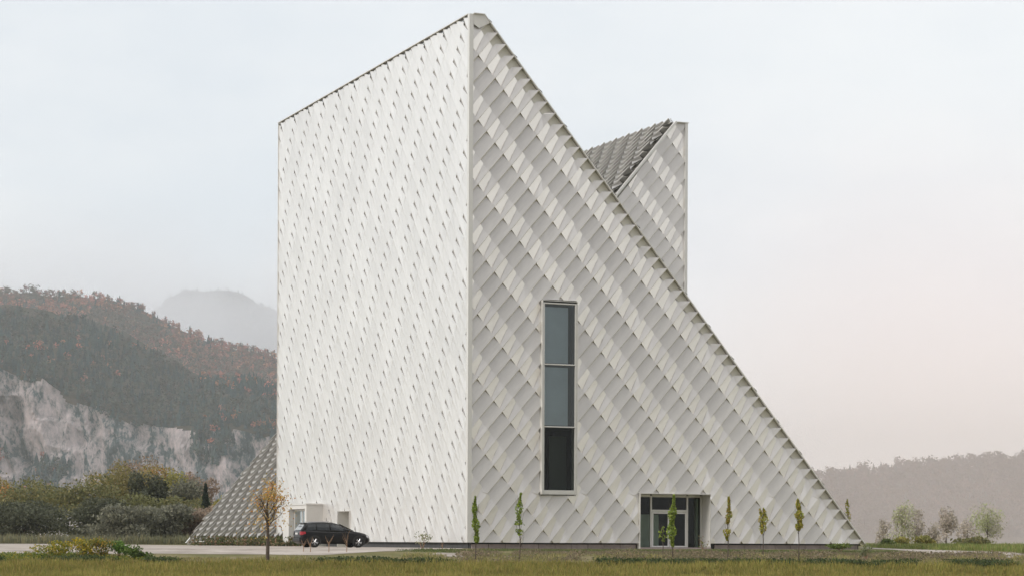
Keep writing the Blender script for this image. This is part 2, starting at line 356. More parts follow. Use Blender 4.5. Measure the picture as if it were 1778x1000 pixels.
# corner posts
bar('corner_trim', (-.235,-.265,0), (-.235,-.265,BH), [(.255,0,0),(0,.27,0)], B)
bar('corner_trim', (BW-.01,BY-.25,12), (BW-.01,BY-.25,BH), [(.2,0,0),(0,.45,0)], B)
bar('corner_trim', (-.20,BL-.02,0), (-.20,BL-.02,BH-.01), [(.3,0,0),(0,.06,0)], B)
# plinth below the cladding
def plinth(name, pts, z0, z1, off, mtl, holes=None):
    v = [Vector((x, y, z)) for z in (z0, z1) for x, y in pts]; n = len(pts)
    return mesh(name, v, [(k, k+1, n+k+1, n+k) for k in range(n-1)], mtl, B)
mb = MB(); x = .16; half = 0
while x < BW-.3:
    x1 = min(x + 1.05, BW-.3)
    if x > DOOR[2] and not half: mb.out('plinth', M_CONC, B); mb = MB(); half = 1
    if not (x1 > DOOR[0]+.0 and x < DOOR[2]): mb.box((x, .02, -.6), (x1-.03, .3, -.09))
    x = x1
mb.out('plinth', M_CONC, B)
for a_, b_ in (((.14,.12,-.6),(DOOR[0]-.02,.4,.02)), ((DOOR[2]+.02,.12,-.6),(BW-.2,.4,.02))): MB().box(a_,b_).out('plinth_recess', M_DARK, B)
M_PD = mat('plinth_dark', (.075,.075,.078), .8, var=.2)
for a_, b_ in (((.10,.41,-.6),(.5,NICHE[0]-.01,.02)), ((.10,NICHE[2]+.01,-.6),(.5,BL-.05,.02))): MB().box(a_,b_).out('plinth_recess', M_PD, B)
mb = MB(); mb.box((.25,BL,-.6),(.6,BE-.3,-.05)); mb.out('plinth_recess', M_DARK, B)

# tall projecting window
win = bpy.data.objects.new('window', None); COL.objects.link(win); win.parent = B
wx0, wz0, wx1, wz1 = 4.32, 2.79, 6.58, 13.96; yf = -.44
mb = MB(); t = .05
mb.box((wx0,yf,wz0),(wx0+t,.25,wz1)); mb.box((wx1-t,yf,wz0),(wx1,.25,wz1)); mb.box((wx0+t,yf,wz0),(wx1-t,.25,wz0+t)); mb.box((wx0+t,yf,wz1-.03),(wx1-t,.25,wz1))
mb.out('window_box', M_FRAME, win)
mb = MB(); a0, a1 = wx0+.055, wx1-.055; g = .11
mb.box((a0,yf+.03,wz0+.055),(a0+g,yf+.16,wz1-.12)); mb.box((a1-g,yf+.03,wz0+.055),(a1,yf+.16,wz1-.12))
mb.box((a0+g,yf+.03,wz0+.055),(a1-g,yf+.16,wz0+.055+.19)); mb.box((a0+g,yf+.03,wz1-.12-.08),(a1-g,yf+.16,wz1-.12))
MZ = [6.69, 10.285]
for z in MZ: mb.box((a0+g,yf+.02,z-.035),(a1-g,yf+.15,z+.035))
bevel(mb.out('window_frame', M_FRAME, win), .008)
zz = [wz0+.245] + MZ + [wz1-.2]
for k in range(3):
    x0, x1, z0, z1 = a0+g-.005, a1-g+.005, zz[k]+(.03 if k else -.005), zz[k+1]-(.03 if k < 2 else -.005)
    mesh('pane', [(x0,yf+.1,z0),(x1,yf+.1,z0),(x1,yf+.1,z1),(x0,yf+.1,z1)], [(0,1,2,3)], M_GLASS if k == 0 else M_GLASST, win)
# rooms behind: blinds drawn in the upper two bays, an open dark room in the lowest
mb = MB()
for k in (1, 2): mb.box((a0+.2,yf+.34,zz[k]+.1),(a1-.42,yf+.37,zz[k+1]-.14))
mb.out('blind', M_BLIND, win)
def room(name, x0, y0, z0, x1, y1, z1, mtl, parent):
    return mesh(name, [(x0,y0,z0),(x1,y0,z0),(x1,y1,z0),(x0,y1,z0),(x0,y0,z1),(x1,y0,z1),(x1,y1,z1),(x0,y1,z1)], [(0,1,2,3),(7,6,5,4),(1,5,6,2),(2,6,7,3),(3,7,4,0)], mtl, parent)
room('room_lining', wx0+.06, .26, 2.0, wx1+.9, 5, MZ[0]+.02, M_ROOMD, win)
room('room_lining', wx0+.06, .27, MZ[0]+.03, wx1-.06, 1.2, wz1-.05, M_ROOM, win)
mb = MB(); mb.box((6.0,2.2,2.1),(7.1,2.3,6.3)); mb.out('room_partition', mat('room_panel', (.30,.33,.31), .8), win)

# glazed entrance, set back from the facade
ent = bpy.data.objects.new('entrance', None); COL.objects.link(ent); ent.parent = B
dx0, dz0, dx1, dz1 = DOOR; yd = .85
for a_, b_ in (((dx0-.02,-.30,-.32),(dx0+.02,yd+.2,dz1)), ((dx1,-.22,-.32),(dx1+.04,yd+.2,dz1))): MB().box(a_,b_).out('reveal', M_PORCH, ent)
mb = MB(); mb.box((dx0+.025,-.29,dz1-.045),(dx1-.005,yd+.2,dz1-.002)); mb.out('soffit', M_FRAME, ent)
mb = MB(); mb.box((dx0+.02,-.35,-.4),(dx1,yd+2,-.245)); mb.out('threshold', M_CONC, ent)
mb = MB(); ya, yb = yd-.05, yd+.07
for x0, x1 in ((11.98,12.09),(14.42,14.53),(15.36,15.468)): mb.box((x0,ya,-.244),(x1,yb,2.82))
mb.box((10.77,ya,2.74),(11.98,yb,2.9)); mb.box((12.09,ya,2.74),(14.42,yb,2.9)); mb.box((14.53,ya,2.74),(15.36,yb,2.9))
mb.box((12.09,ya,1.86),(14.42,yb,2.0)); bevel(mb.out('door_frame', M_FRAME, ent), .008)
M_DOORF = mat('door_leaf_metal', (.84,.83,.81), .5, .05, var=.03)
for x0, x1 in ((12.10,13.24),(13.27,14.41)):
    lf = MB(); y0, y1 = yd-.06, yd+.02; s = .085
    lf.box((x0,y0,-.235),(x0+s,y1,1.85)); lf.box((x1-s,y0,-.235),(x1,y1,1.85)); lf.box((x0+s,y0,1.76),(x1-s,y1,1.85)); lf.box((x0+s,y0,-.235),(x1-s,y1,-.15))
    bevel(lf.out('door_leaf', M_DOORF, ent), .006)
    hx = x1 - s*.5 if x0 < 13 else x0 + s*.5
    MB().tube([(hx,y0-.05,.55),(hx,y0-.05,1.15)],[.016,.016],6).out('door_handle', M_TRIM, ent)
    mesh('pane', [(x0+s,yd-.02,-.15),(x1-s,yd-.02,-.15),(x1-s,yd-.02,1.76),(x0+s,yd-.02,1.76)], [(0,1,2,3)], M_GLASS, ent)
for x0, x1, z0, z1 in ((10.77,11.98,-.24,2.74),(14.53,15.36,-.24,2.74),(12.09,14.42,2.0,2.74)):
    mesh('pane', [(x0,yd,z0),(x1,yd,z0),(x1,yd,z1),(x0,yd,z1)], [(0,1,2,3)], M_GLASS, ent)
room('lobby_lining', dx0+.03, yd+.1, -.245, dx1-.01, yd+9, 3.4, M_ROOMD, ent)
mb = MB(); mb.box((11.42,yd+.42,-.24),(12.78,yd+.5,1.72)); mb.out('lobby_partition', M_GREENWALL, ent)
mb = MB(); mb.box((15.25,yd+.3,-.24),(15.4,yd+.5,2.7)); mb.out('lobby_partition', M_GREENWALL, ent)

# side porch and the niche beside it
por = bpy.data.objects.new('porch', None); COL.objects.link(por); por.parent = B
py0, py1, pxx, pz = 25.5, 30.65, -1.33, 2.57
mb = MB(); mb.box((pxx,py0,-.6),(.3,py0+.35,2.2)); mb.box((pxx,29.35,-.6),(.3,py1,2.2)); mb.box((pxx,py0,2.203),(.3,py1,pz-.10)); bevel(mb.out('porch_wall', M_PORCH, por), .01)
mb = MB(); mb.box((pxx-.05,py0-.04,pz-.097),(.3,py1+.04,pz)); mb.out('porch_roof', M_TRIM, por)
mb = MB()
for y in (25.86,27.5,29.15): mb.box((pxx+.38,y,-.5),(pxx+.46,y+.14,2.2))
mb.box((pxx+.38,26.0,2.08),(pxx+.46,27.5,2.2)); mb.box((pxx+.38,27.64,2.08),(pxx+.46,29.15,2.2)); mb.out('door_frame', M_TRIM, por)
for y in (26.0, 27.64): mesh('pane', [(pxx+.42,y,-.5),(pxx+.42,y+1.5,-.5),(pxx+.42,y+1.5,2.08),(pxx+.42,y,2.08)], [(0,1,2,3)], M_GLASS, por)
mb = MB(); mb.box((.9,py0+.36,-.5),(1.0,29.3,2.2)); mb.out('vestibule_lining', mat('vestibule', (.16,.17,.15), .9), por)
nic = bpy.data.objects.new('service_niche', None); COL.objects.link(nic); nic.parent = B
for a_, b_ in (((-.28,NICHE[2],-.5),(1.2,NICHE[2]+.04,2.04)), ((-.24,NICHE[0]-.04,-.5),(1.2,NICHE[0],2.04)), ((-.24,NICHE[0]+.002,2.0),(1.2,NICHE[2]-.002,2.04))): MB().box(a_,b_).out('reveal', M_PORCH, nic)
mb = MB(); mb.box((.95,NICHE[0],-.5),(1.0,NICHE[2],2.0)); mb.out('service_door', M_FRAME, nic)

# ------------------------------------------------------------------ ground, road, path
def ground_sheet(name, ls, Ds, zf, mtl, off=0.):
    v = [cam_at(l(D) if callable(l) else l, D, zf(l(D) if callable(l) else l, D) + off) for D in Ds for l in ls]
    n = len(ls); f = [(i*n+k, i*n+k+1, (i+1)*n+k+1, (i+1)*n+k) for i in range(len(Ds)-1) for k in range(n-1)]
    return mesh(name, v, f, mtl, smooth=True)
def soil_mat(name, cols, scale, rough=.95, bump=.5):
    m = bpy.data.materials.new(name); m.use_nodes = True; t = m.node_tree; n = t.nodes; l = t.links
    p = n['Principled BSDF']; p.inputs['Roughness'].default_value = rough; p.inputs['Specular IOR Level'].default_value = .2
    co = n.new('ShaderNodeTexCoord'); nz = n.new('ShaderNodeTexNoise'); nz.inputs['Scale'].default_value = scale; nz.inputs['Detail'].default_value = 9; nz.inputs['Roughness'].default_value = .7
    l.new(co.outputs['Object'], nz.inputs['Vector']); r = n.new('ShaderNodeValToRGB'); l.new(nz.outputs[0], r.inputs[0])
    e = r.color_ramp.elements; e[0].position = .36; e[1].position = .64; e[0].color = (*cols[0],1); e[1].color = (*cols[-1],1)
    for k, c in enumerate(cols[1:-1]): q = e.new(.36 + .28*(k+1)/(len(cols)-1)); q.color = (*c,1)
    l.new(r.outputs[0], p.inputs['Base Color']); b = n.new('ShaderNodeBump'); b.inputs['Strength'].default_value = bump; b.inputs['Distance'].default_value = .1
    n2 = n.new('ShaderNodeTexNoise'); n2.inputs['Scale'].default_value = scale*12; n2.inputs['Detail'].default_value = 4; l.new(co.outputs['Object'], n2.inputs['Vector']); l.new(n2.outputs[0], b.inputs['Height']); l.new(b.outputs[0], p.inputs['Normal'])
    return m
M_GROUND = soil_mat('grassy_soil', [(.09,.095,.03),(.15,.135,.05),(.20,.165,.09)], .35)
M_GRAVEL = soil_mat('gravel', [(.25,.215,.185),(.36,.315,.275),(.47,.42,.375)], .3, bump=.3)
Ds = [2,40,80] + list(np.linspace(88,126,60)) + [130,140,160,200,260,400,700,1200,2200,4000,9000,16000]
g = ground_sheet('ground', [-9000,-3000,-900,-300,-100,-60] + list(np.linspace(-45,45,91)) + [60,100,300,900,3000,9000], Ds, ground_z, M_GROUND); g['kind'] = 'structure'
def strip(name, rows, mtl, off):
    """rows: (left px, right px, depth)"""
    v, f, n = [], [], 40
    rr = [tuple(np.interp(q, [r[2] for r in rows], [r[k] for r in rows]) for k in (0,1)) + (q,) for q in np.unique(np.concatenate([np.linspace(a[2], b[2], 9) for a, b in zip(rows, rows[1:])]))]
    for (a, b, D) in rr:
        for k in range(n+1):
            x = a + (b-a)*k/n + 5*noise.noise(Vector((D*.8, k*.0 + (7 if k == 0 else 0), 1)))*(k in (0,n)); l = (x-889)*D/F_PX
            v.append(cam_at(l, D, ground_z(l, D)+off))
    f = [(i*(n+1)+k, i*(n+1)+k+1, (i+1)*(n+1)+k+1, (i+1)*(n+1)+k) for i in range(len(rr)-1) for k in range(n)]
    o = mesh(name, v, f, mtl); o['kind'] = 'structure'; return o
strip('gravel_road', [(-320,560,109.5),(-320,640,112),(-320,720,116),(-320,800,121),(-320,806,124),(-320,700,132),(-320,560,145),(-320,505,152),(-320,345,160),(-320,300,164),(-320,180,180),(-320,110,200),(-320,-100,230)], M_GRAVEL, .012)
strip('footpath', [(1660,1850,109),(1600,1760,115),(1560,1640,124),(1530,1580,140),(1505,1535,158),(1480,1506,180)], M_GRAVEL, .014)
strip('soil_strip', [(735,905,108.5),(742,850,110),(760,800,112)], M_GRAVEL, .013)

# ------------------------------------------------------------------ vegetation builders
def set_tint(me, tints_per_face):
    at = me.attributes.new('tint', 'FLOAT_COLOR', 'FACE'); c = np.ones((len(me.polygons), 4), 'f'); c[:, :3] = tints_per_face; at.data.foreach_set('color', c.ravel())
def quads_mesh(name, C, U, V_, tint, mtl, parent=None, loc=None):
    """leaf-sized quads: centres C, half-axes U and V_"""
    n = len(C); P = np.empty((n,4,3)); P[:,0] = C-U; P[:,1] = C-V_*.9+U*.1; P[:,2] = C+U; P[:,3] = C+V_*.9+U*.1
    me = bpy.data.meshes.new(name); me.vertices.add(4*n); me.vertices.foreach_set('co', P.astype('f').ravel())
    me.loops.add(4*n); me.loops.foreach_set('vertex_index', np.arange(4*n)); me.polygons.add(n)
    me.polygons.foreach_set('loop_start', np.arange(n)*4); me.polygons.foreach_set('loop_total', np.full(n,4)); me.update(calc_edges=True)
    set_tint(me, tint); return link(name, me, mtl, parent, loc)
def leaves(C, size, rng, tint, var=.25, up=.3):
    n = len(C); a = rng.normal(size=(n,3)); a /= np.linalg.norm(a,axis=1)[:,None]; b = rng.normal(size=(n,3)); b[:,2] += up
    b -= (a*b).sum(1)[:,None]*a; b /= np.linalg.norm(b,axis=1)[:,None]; s = size*rng.uniform(.6,1.4,(n,1))
    t = np.asarray(tint,float); t = t[rng.integers(0,len(t),n)] if t.ndim == 2 else np.tile(t,(n,1))
    t = t*VEG*(1+var*rng.uniform(-1,1,(n,1)))
    return C, a*s, b*s*.62, t
def blob_points(n, lobes, rng, hollow=.55):
    """points in the outer shells of ellipsoidal lobes (cx,cy,cz,rx,ry,rz)"""
    lobes = np.array(lobes, float); w = lobes[:,3]*lobes[:,4]+lobes[:,4]*lobes[:,5]; w /= w.sum(); k = rng.choice(len(lobes), n, p=w)
    d = rng.normal(size=(n,3)); d /= np.linalg.norm(d,axis=1)[:,None]; r = (hollow**3 + (1-hollow**3)*rng.random(n))**(1/3)
    r *= 1 + .14*rng.normal(size=n)
    return lobes[k,:3] + d*lobes[k,3:]*r[:,None], k
def round_tree(name, h, w, tints, rng, n=2600, leaf=.16, trunk_h=.25, mtl=M_LEAF, parent=None, nl=15, tr=.12, lowcrown=True):
    """a bushy broadleaf: trunk with limbs and a crown of leaf clumps"""
    lobes = []
    for k in range(nl):
        a = rng.uniform(0, 2*math.pi); rr = rng.uniform(.1,.32)*w; zc = h*(rng.uniform(.10,.84) if lowcrown else rng.uniform(.5,.84)); s = (1.15 - abs(zc/h-.5))
        lobes.append((math.cos(a)*rr, math.sin(a)*rr, zc, w*.22*s*rng.uniform(.8,1.2), w*.22*s*rng.uniform(.8,1.2), h*.15*rng.uniform(.8,1.25)))
    lobes.append((0,0,h*.62,w*.24,w*.24,h*.26))
    P, k = blob_points(n, lobes, rng); P = P[P[:,2] > .05]; k = k[:len(P)]
    lt = np.asarray(tints,float)[rng.integers(0,len(tints),len(lobes))]
    P[:,2] *= h/np.quantile(P[:,2],.992); sx = w*.5/np.quantile(np.abs(P[:,0]),.96); sy = w*.5/np.quantile(np.abs(P[:,1]),.96); P[:,0] *= sx; P[:,1] *= sy
    C,U,V_,t = leaves(P, leaf, rng, (1,1,1), .35); t = t*lt[k]
    quads_mesh('crown', C, U, V_, t, mtl, parent)
    mb = MB(); mb.tube([(0,0,-.1),(.03,0,h*trunk_h),(-.04,.03,h*.55),(.02,0,h*.8)], [tr,tr*.8,tr*.5,tr*.15], 6)
    for q in lobes[:6]: mb.tube([(0,0,h*trunk_h),(q[0]*.5,q[1]*.5,(h*trunk_h+q[2])/2),(q[0],q[1],q[2])],[tr*.5,tr*.3,tr*.1],5)
    mb.out('trunk', M_BARK, parent)
def dup(root, loc, rz=0, sc=1, label=None, group=None):
    r = root.copy(); COL.objects.link(r); r.location = loc; r.rotation_euler.z = rz; r.scale = (sc if isinstance(sc, tuple) else (sc,sc,sc))
    if label: r['label'] = label
    if group: r['group'] = group
    for ch in list(root.children):
        c = ch.copy(); COL.objects.link(c); c.parent = r
        for g_ in ch.children:
            d = g_.copy(); COL.objects.link(d); d.parent = c
    return r
rng = np.random.default_rng(3)
VEG = 1.75; VEGM = 2.6

# thicket on the left, behind the road
G_OLIVE = [(.105,.105,.042),(.13,.115,.045),(.08,.085,.038)]; G_GREY = [(.12,.12,.085),(.10,.10,.075),(.14,.135,.095)]
G_AUT = [(.24,.15,.05),(.19,.145,.045),(.26,.13,.045),(.14,.12,.045)]; G_DARK = [(.05,.055,.034),(.065,.068,.042)]; G_BROWN = [(.18,.135,.10),(.15,.12,.09),(.21,.155,.115)]
G_YEL = [(.19,.165,.045),(.15,.145,.045)]
KT = {}
def kind_tree(kind, label, cat, x, D, top, w_px, tints, base=935, leaf=.17, n=2600, group=None, name=None, **kw):
    l, zt = px(x, top, D); gz = ground_z(l, D); h = zt - gz; w = w_px*D/F_PX
    e = empty(name or kind, cam_at(l, D, gz), label, cat, group)
    round_tree(kind, h, w, tints, rng, n=n, leaf=leaf, parent=e, **kw); return e
TH_ = 'trees and bushes of the thicket left of the building'
for a in [
 ('broadleaf_tree','olive green bushy tree at the left end of the thicket',150,222,828,130,G_OLIVE),
 ('broadleaf_tree','golden brown autumn tree in the left half of the thicket',215,238,812,105,G_AUT),
 ('broadleaf_tree','tall sparse rust brown tree crown rising above the thicket',238,262,798,80,G_BROWN),
 ('broadleaf_tree','orange tinged autumn tree at the top centre of the thicket',272,250,812,75,G_AUT),
 ('broadleaf_tree','dark green tree with a rounded crown in the middle of the thicket',258,228,824,60,G_DARK),
 ('broadleaf_tree','yellow green tree right of the dark round crown in the thicket',292,236,824,70,G_YEL),
 ('broadleaf_tree','grey green tree on the right half of the thicket',320,232,836,70,G_GREY),
 ('broadleaf_tree','dark brown nearly bare tree sloping down the right of the thicket',345,246,826,55,G_BROWN),
 ('broadleaf_tree','olive bush beside the white wedge tip at the right end of the thicket',385,238,868,70,G_YEL),
 ('bush','dark bush at the bottom left of the thicket',165,205,868,110,G_DARK),
 ('bush','grey green willow bush sloping down towards the gravel road',222,196,880,110,G_GREY),
 ('bush','olive grey bush low in the centre of the thicket',290,200,878,90,G_GREY),
 ('bush','brownish bush low on the right of the thicket near the gravel road',345,204,884,80,G_BROWN),
 ('bush','dark olive bush filling the middle of the thicket',252,214,862,100,G_OLIVE),
 ('bush','dark olive bush under the spruce',330,216,866,90,G_OLIVE),
 ('broadleaf_tree','olive tree left of the thicket beyond the photo edge',60,230,836,130,G_OLIVE),
 ('broadleaf_tree','brown autumn tree outermost left of the thicket',-20,240,826,110,G_AUT),
 ('bush','dark bush outermost left at the foot of the thicket',40,206,872,140,G_DARK)]:
    kind_tree(a[0], a[1], 'tree' if a[0] != 'bush' else 'bush', a[2], a[3], a[4], a[5], a[6], group=TH_, n=7000, leaf=.15)
# spruce
def spruce(x, D, top, w_px, label):
    l, zt = px(x, top, D); gz = ground_z(l, D); h = zt-gz; w = w_px*D/F_PX; e = empty('spruce_tree', cam_at(l,D,gz), label, 'tree', TH_)
    n = 2600; t = rng.random(n)**.7; ang = rng.uniform(0,2*math.pi,n); tier = .75+.25*np.abs(np.sin(t*26)); r = w*.5*(1.02-t)*tier*rng.uniform(.5,1.05,n)
    P = np.stack([np.cos(ang)*r, np.sin(ang)*r, h*(.08+.92*t) - r*.25],1)
    C,U,V_,tt = leaves(P,.15,rng,[(.022,.032,.022),(.03,.042,.028)],.3); quads_mesh('crown',C,U,V_,tt,M_LEAF,e)
    MB().tube([(0,0,-.1),(0,0,h)],[.14,.02],6).out('trunk',M_BARK,e)
spruce(357, 214, 840, 34, 'dark conical spruce at the right end of the thicket')
# tall grass fringe at the far side of the road
def tuft_field(name, pts, hmin, hmax, tints, nb, wid, rng, lean=.35, kind='stuff', label=None, cat=None, mtl=M_LEAF):
    n = len(pts)*nb; B_ = np.repeat(np.array(pts,float), nb, axis=0); B_[:, :2] += rng.normal(size=(n,2))*.09
    pm = np.array([noise.noise(Vector((p[0]*.35,p[1]*.35,4)))+.6*noise.noise(Vector((p[0]*1.3,p[1]*1.3,8))) for p in pts])
    h = rng.uniform(hmin,hmax,n)*np.repeat(rng.uniform(.7,1.25,len(pts))*np.clip(1+.55*pm,.45,1.7),nb); a = rng.uniform(0,2*math.pi,n); le = rng.uniform(0,lean,n)*h
    dv = np.stack([np.cos(a),np.sin(a),np.zeros(n)],1); tip = B_ + np.array([0,0,1.])*h[:,None] + dv*le[:,None]; sd = np.stack([-np.sin(a+1.2),np.cos(a+1.2),np.zeros(n)],1)*wid
    mid = B_*.5 + tip*.5 - dv*(le*.12)[:,None]
    P = np.empty((n,4,3)); P[:,0] = B_-sd*.6; P[:,1] = mid+sd; P[:,2] = tip; P[:,3] = mid-sd
    me = bpy.data.meshes.new(name); me.vertices.add(4*n); me.vertices.foreach_set('co',P.astype('f').ravel()); me.loops.add(4*n); me.loops.foreach_set('vertex_index',np.arange(4*n))
    me.polygons.add(n); me.polygons.foreach_set('loop_start',np.arange(n)*4); me.polygons.foreach_set('loop_total',np.full(n,4)); me.update(calc_edges=True)
    t = np.asarray(tints,float)[rng.integers(0,len(tints),n)]*rng.uniform(.75,1.25,(n,1))*VEGM*np.repeat(1+.3*pm,nb)[:,None]; set_tint(me,t)
    o = link(name,me,mtl); tag(o,label,cat,None,kind); return o
def scatter(n, x0, x1, D0, D1, rng, test=None):
    out = []
    while len(out) < n:
        x = rng.uniform(x0,x1); D = rng.uniform(D0,D1)
        if test and not test(x,D): continue
        l = (x-889)*D/F_PX; p = cam_at(l,D,ground_z(l,D)-.02); out.append(tuple(p))
    return out
def pn(x, D, s, k): return noise.noise(Vector((x*s, D*s*3, k)))
G_MEADOW = [(.095,.088,.022),(.11,.094,.026),(.13,.102,.034),(.08,.082,.02)]
tuft_field('meadow_grass', scatter(30000,-60,1840,87,101.2,rng), .16,.34, G_MEADOW, 5, .016, rng, label='olive green meadow grass across the foreground', cat='grass')
tuft_field('bank_grass', scatter(5000,800,1840,108,115,rng, lambda x,D: pn(x,D,.03,15) > -.2), .03,.11, [(.085,.068,.045),(.10,.08,.055),(.065,.06,.03)], 5, .016, rng, label='low dry grass on the bank under the plinth', cat='grass')
tuft_field('dry_verge_grass', scatter(9000,-60,1840,101,109.5,rng, lambda x,D: pn(x,D,.02,5) > -.35 and not (x < 700 and D > 105.5)), .07,.2, [(.11,.10,.035),(.15,.125,.06),(.10,.085,.05),(.085,.09,.03)], 5, .016, rng, label='dry mixed verge grass between meadow and building', cat='grass')
tuft_field('verge_grass', scatter(5200,690,1560,112.5,119.5,rng, lambda x,D: (x > 830 and D > 114.5) or (x < 840 and D < 117)), .04,.10, [(.045,.06,.02),(.055,.06,.025)], 5, .014, rng, label='short green grass along the plinth', cat='grass')
tuft_field('tall_fringe_grass', scatter(4200,-100,480,184,200,rng, lambda x,D: D > 186 - max(0,x-150)*.02), 0.2,.8, [(.07,.072,.04),(.065,.066,.045),(.095,.085,.045)], 6, .03, rng, label='pale tall grass on the far side of the gravel road', cat='grass')
tuft_field('path_grass', scatter(5000,1480,1860,112,230,rng, lambda x,D: x > np.interp(D,[112,124,140,158,180,230],[1800,1655,1595,1545,1515,1500])), .15,.4, [(.07,.09,.025),(.10,.10,.035)], 6, .02, rng, label='green grass beyond the footpath on the right', cat='grass')
def weed_field(name, pts, hs, size, tints, per, label):
    n = len(pts); B_ = np.repeat(np.array(pts),per,axis=0); k = rng.normal(size=(n*per,3))*np.array([.22,.22,0]); H = np.repeat(rng.uniform(*hs,n),per)*rng.random(n*per)**.7
    C = B_ + k; C[:,2] += H; C,U,V_,t = leaves(C,size,rng,tints,.3); o = quads_mesh(name,C,U,V_,t,M_LEAF); tag(o,label,'weeds',None,'stuff')
weed_field('green_weeds', scatter(1500,-60,1840,100.9,103.0,rng, lambda x,D: (560 < x < 800 or x > 1040 or x < 300) and pn(x,D,.012,1) > -.12), (.12,.34), .055, [(.035,.05,.016),(.05,.065,.02),(.03,.04,.016)], 26, 'dark green weed strip along the edge of the meadow')
weed_field('brown_weeds', scatter(1500,800,1840,103,113,rng, lambda x,D: pn(x,D,.02,9) > .0), (.08,.25), .05, [(.13,.10,.07),(.16,.13,.08),(.09,.085,.04)], 16, 'dry brown weeds on the bank below the plinth')
weed_field('wall_weeds', scatter(330,330,545,148,158,rng, lambda x,D: D > 158 - (x-330)*.05), (.2,.75), .09, [(.05,.06,.022),(.08,.085,.03),(.035,.042,.02),(.16,.10,.06)], 26, 'mixed low plants along the foot of the left wedge')
weed_field('flower_weeds', scatter(300,-60,330,102,107.5,rng, lambda x,D: D < 107.5 - max(0,x-150)*.035), (.12,.32), .05, [(.09,.115,.02),(.16,.14,.02),(.06,.085,.02)], 30, 'green and yellow wild plants at the left edge of the road')
def shrub(name, x, D, h, w, tints, label, cat='shrub', n=420, leaf=.055, group=None, stems=6):
    e = empty(name, put(x,D), label, cat, group)
    lob = [(rng.normal()*w*.22, rng.normal()*w*.22, h*rng.uniform(.35,.8), w*.28, w*.28, h*.22) for _ in range(6)]
    P,_ = blob_points(n, lob, rng, .2); P = P[P[:,2] > .03]; C,U,V_,t = leaves(P,leaf,rng,tints,.3); quads_mesh('foliage',C,U,V_,t,M_LEAF,e)
    mb = MB()
    for q in lob[:stems]: mb.tube([(0,0,-.05),(q[0]*.5,q[1]*.5,q[2]*.5),(q[0],q[1],q[2])],[.018,.012,.005],5)
    mb.out('stem', M_TWIG, e); return e
FL = 'wild flowering plants at the left road edge'
for x, D, h, w, tn, lb in ((140,104.2,1.1,1.7,[(.26,.19,.02),(.20,.16,.02),(.09,.11,.02)],'yellow flowering goldenrod clump at the left edge'),
    (172,104.6,1.05,1.2,[(.24,.15,.03),(.13,.13,.03),(.10,.12,.03)],'orange tinged wild plant right of the goldenrod clump'),
    (205,104.5,1.15,.9,[(.06,.11,.02),(.08,.13,.025)],'bright green leafy weed taller than its neighbours by the road'),
    (236,103.6,.75,1.2,[(.05,.08,.02),(.07,.10,.02)],'spreading green weed right of the tall leafy weed'),
    (95,104.4,1.0,1.6,[(.22,.17,.02),(.10,.12,.02)],'yellow green wild clump outermost left by the road')):
    shrub('wild_plant', x, D, h, w, tn, lb, 'plant', 1000, .055, FL)
shrub('small_shrub', 733, 117, .95, 1.1, [(.20,.20,.12),(.10,.12,.05),(.28,.26,.18)], 'pale variegated shrub before the dark plinth left of the corner', n=230, leaf=.045)
shrub('small_shrub', 1460, 116, .5, 1.6, [(.07,.10,.025),(.10,.12,.03)], 'low green shrub at the right tip of the building', n=700, leaf=.06)
shrub('small_shrub', 1100, 106, .62, .5, [(.18,.14,.09),(.12,.12,.05)], 'dry shrub at the left of the glazed entrance', n=90, leaf=.04)
shrub('small_shrub', 1221, 112, 1.0, .5, [(.10,.13,.03),(.16,.10,.07),(.14,.12,.06)], 'thin shrub with reddish leaves at the right of the glazed entrance', n=80, leaf=.045)
shrub('small_shrub', 1505, 106, .95, .7, [(.12,.13,.07),(.09,.10,.05)], 'grey green wild plant on the bank before the building tip', n=220, leaf=.05)
# young fastigiate trees along the front
YG = 'young slender trees planted along the facade'
def sapling(x, D, top, crown0, w_px, tints, label, n=520, seed=0, fork=0., gapz=()):
    n = int(n*1.5)
    r = np.random.default_rng(100+seed); l, zt = px(x, top, D); gz = ground_z(l,D); h = zt-gz; _, zc = px(x,crown0,D); zc -= gz; w = w_px*D/F_PX
    e = empty('young_tree', cam_at(l,D,gz), label, 'tree', YG)
    t = r.random(n); prof = np.interp(t,[0,.12,.35,.7,1],[.35,.8,1.,.72,.12])*(.75+.3*np.sin(t*17+seed)); a = r.uniform(0,2*math.pi,n); rad = w*.5*prof*np.sqrt(r.random(n))
    off = .06*np.sin(t*5+seed); P = np.stack([np.cos(a)*rad+off, np.sin(a)*rad, zc+(h-zc)*t],1)
    for g0,g1 in gapz: P = P[(t[:len(P)] < g0)|(t[:len(P)] > g1)]; t = t[(t < g0)|(t > g1)]
    if fork: P[:,0] += np.where(a < 2.2, -fork, fork*.35)*np.clip(t*2,0,1)[:len(P)]; 
    C,U,V_,tt = leaves(P,.06,r,tints,.3); quads_mesh('crown',C,U,V_,tt,M_LEAF,e)
    mb = MB(); mb.tube([(0,0,-.1),(.02,0,h*.3),(-.02,.01,h*.6),(.03,0,h*.97)],[.028,.022,.015,.005],6)
    for k in range(13):
        z = zc*.8+(h-zc)*.85*k/13; q = r.uniform(0,2*math.pi); rr = w*.42; mb.tube([(0,0,z),(math.cos(q)*rr*.6,math.sin(q)*rr*.6,z+.25),(math.cos(q)*rr,math.sin(q)*rr,z+.6)],[.009,.006,.002],4)
    mb.out('trunk',M_BARK,e); return e
YG1 = [(.15,.20,.03),(.19,.23,.04),(.11,.15,.03)]; YG2 = [(.23,.22,.04),(.28,.20,.04),(.18,.20,.035)]; YG3 = [(.25,.24,.045),(.19,.21,.04),(.29,.22,.045)]
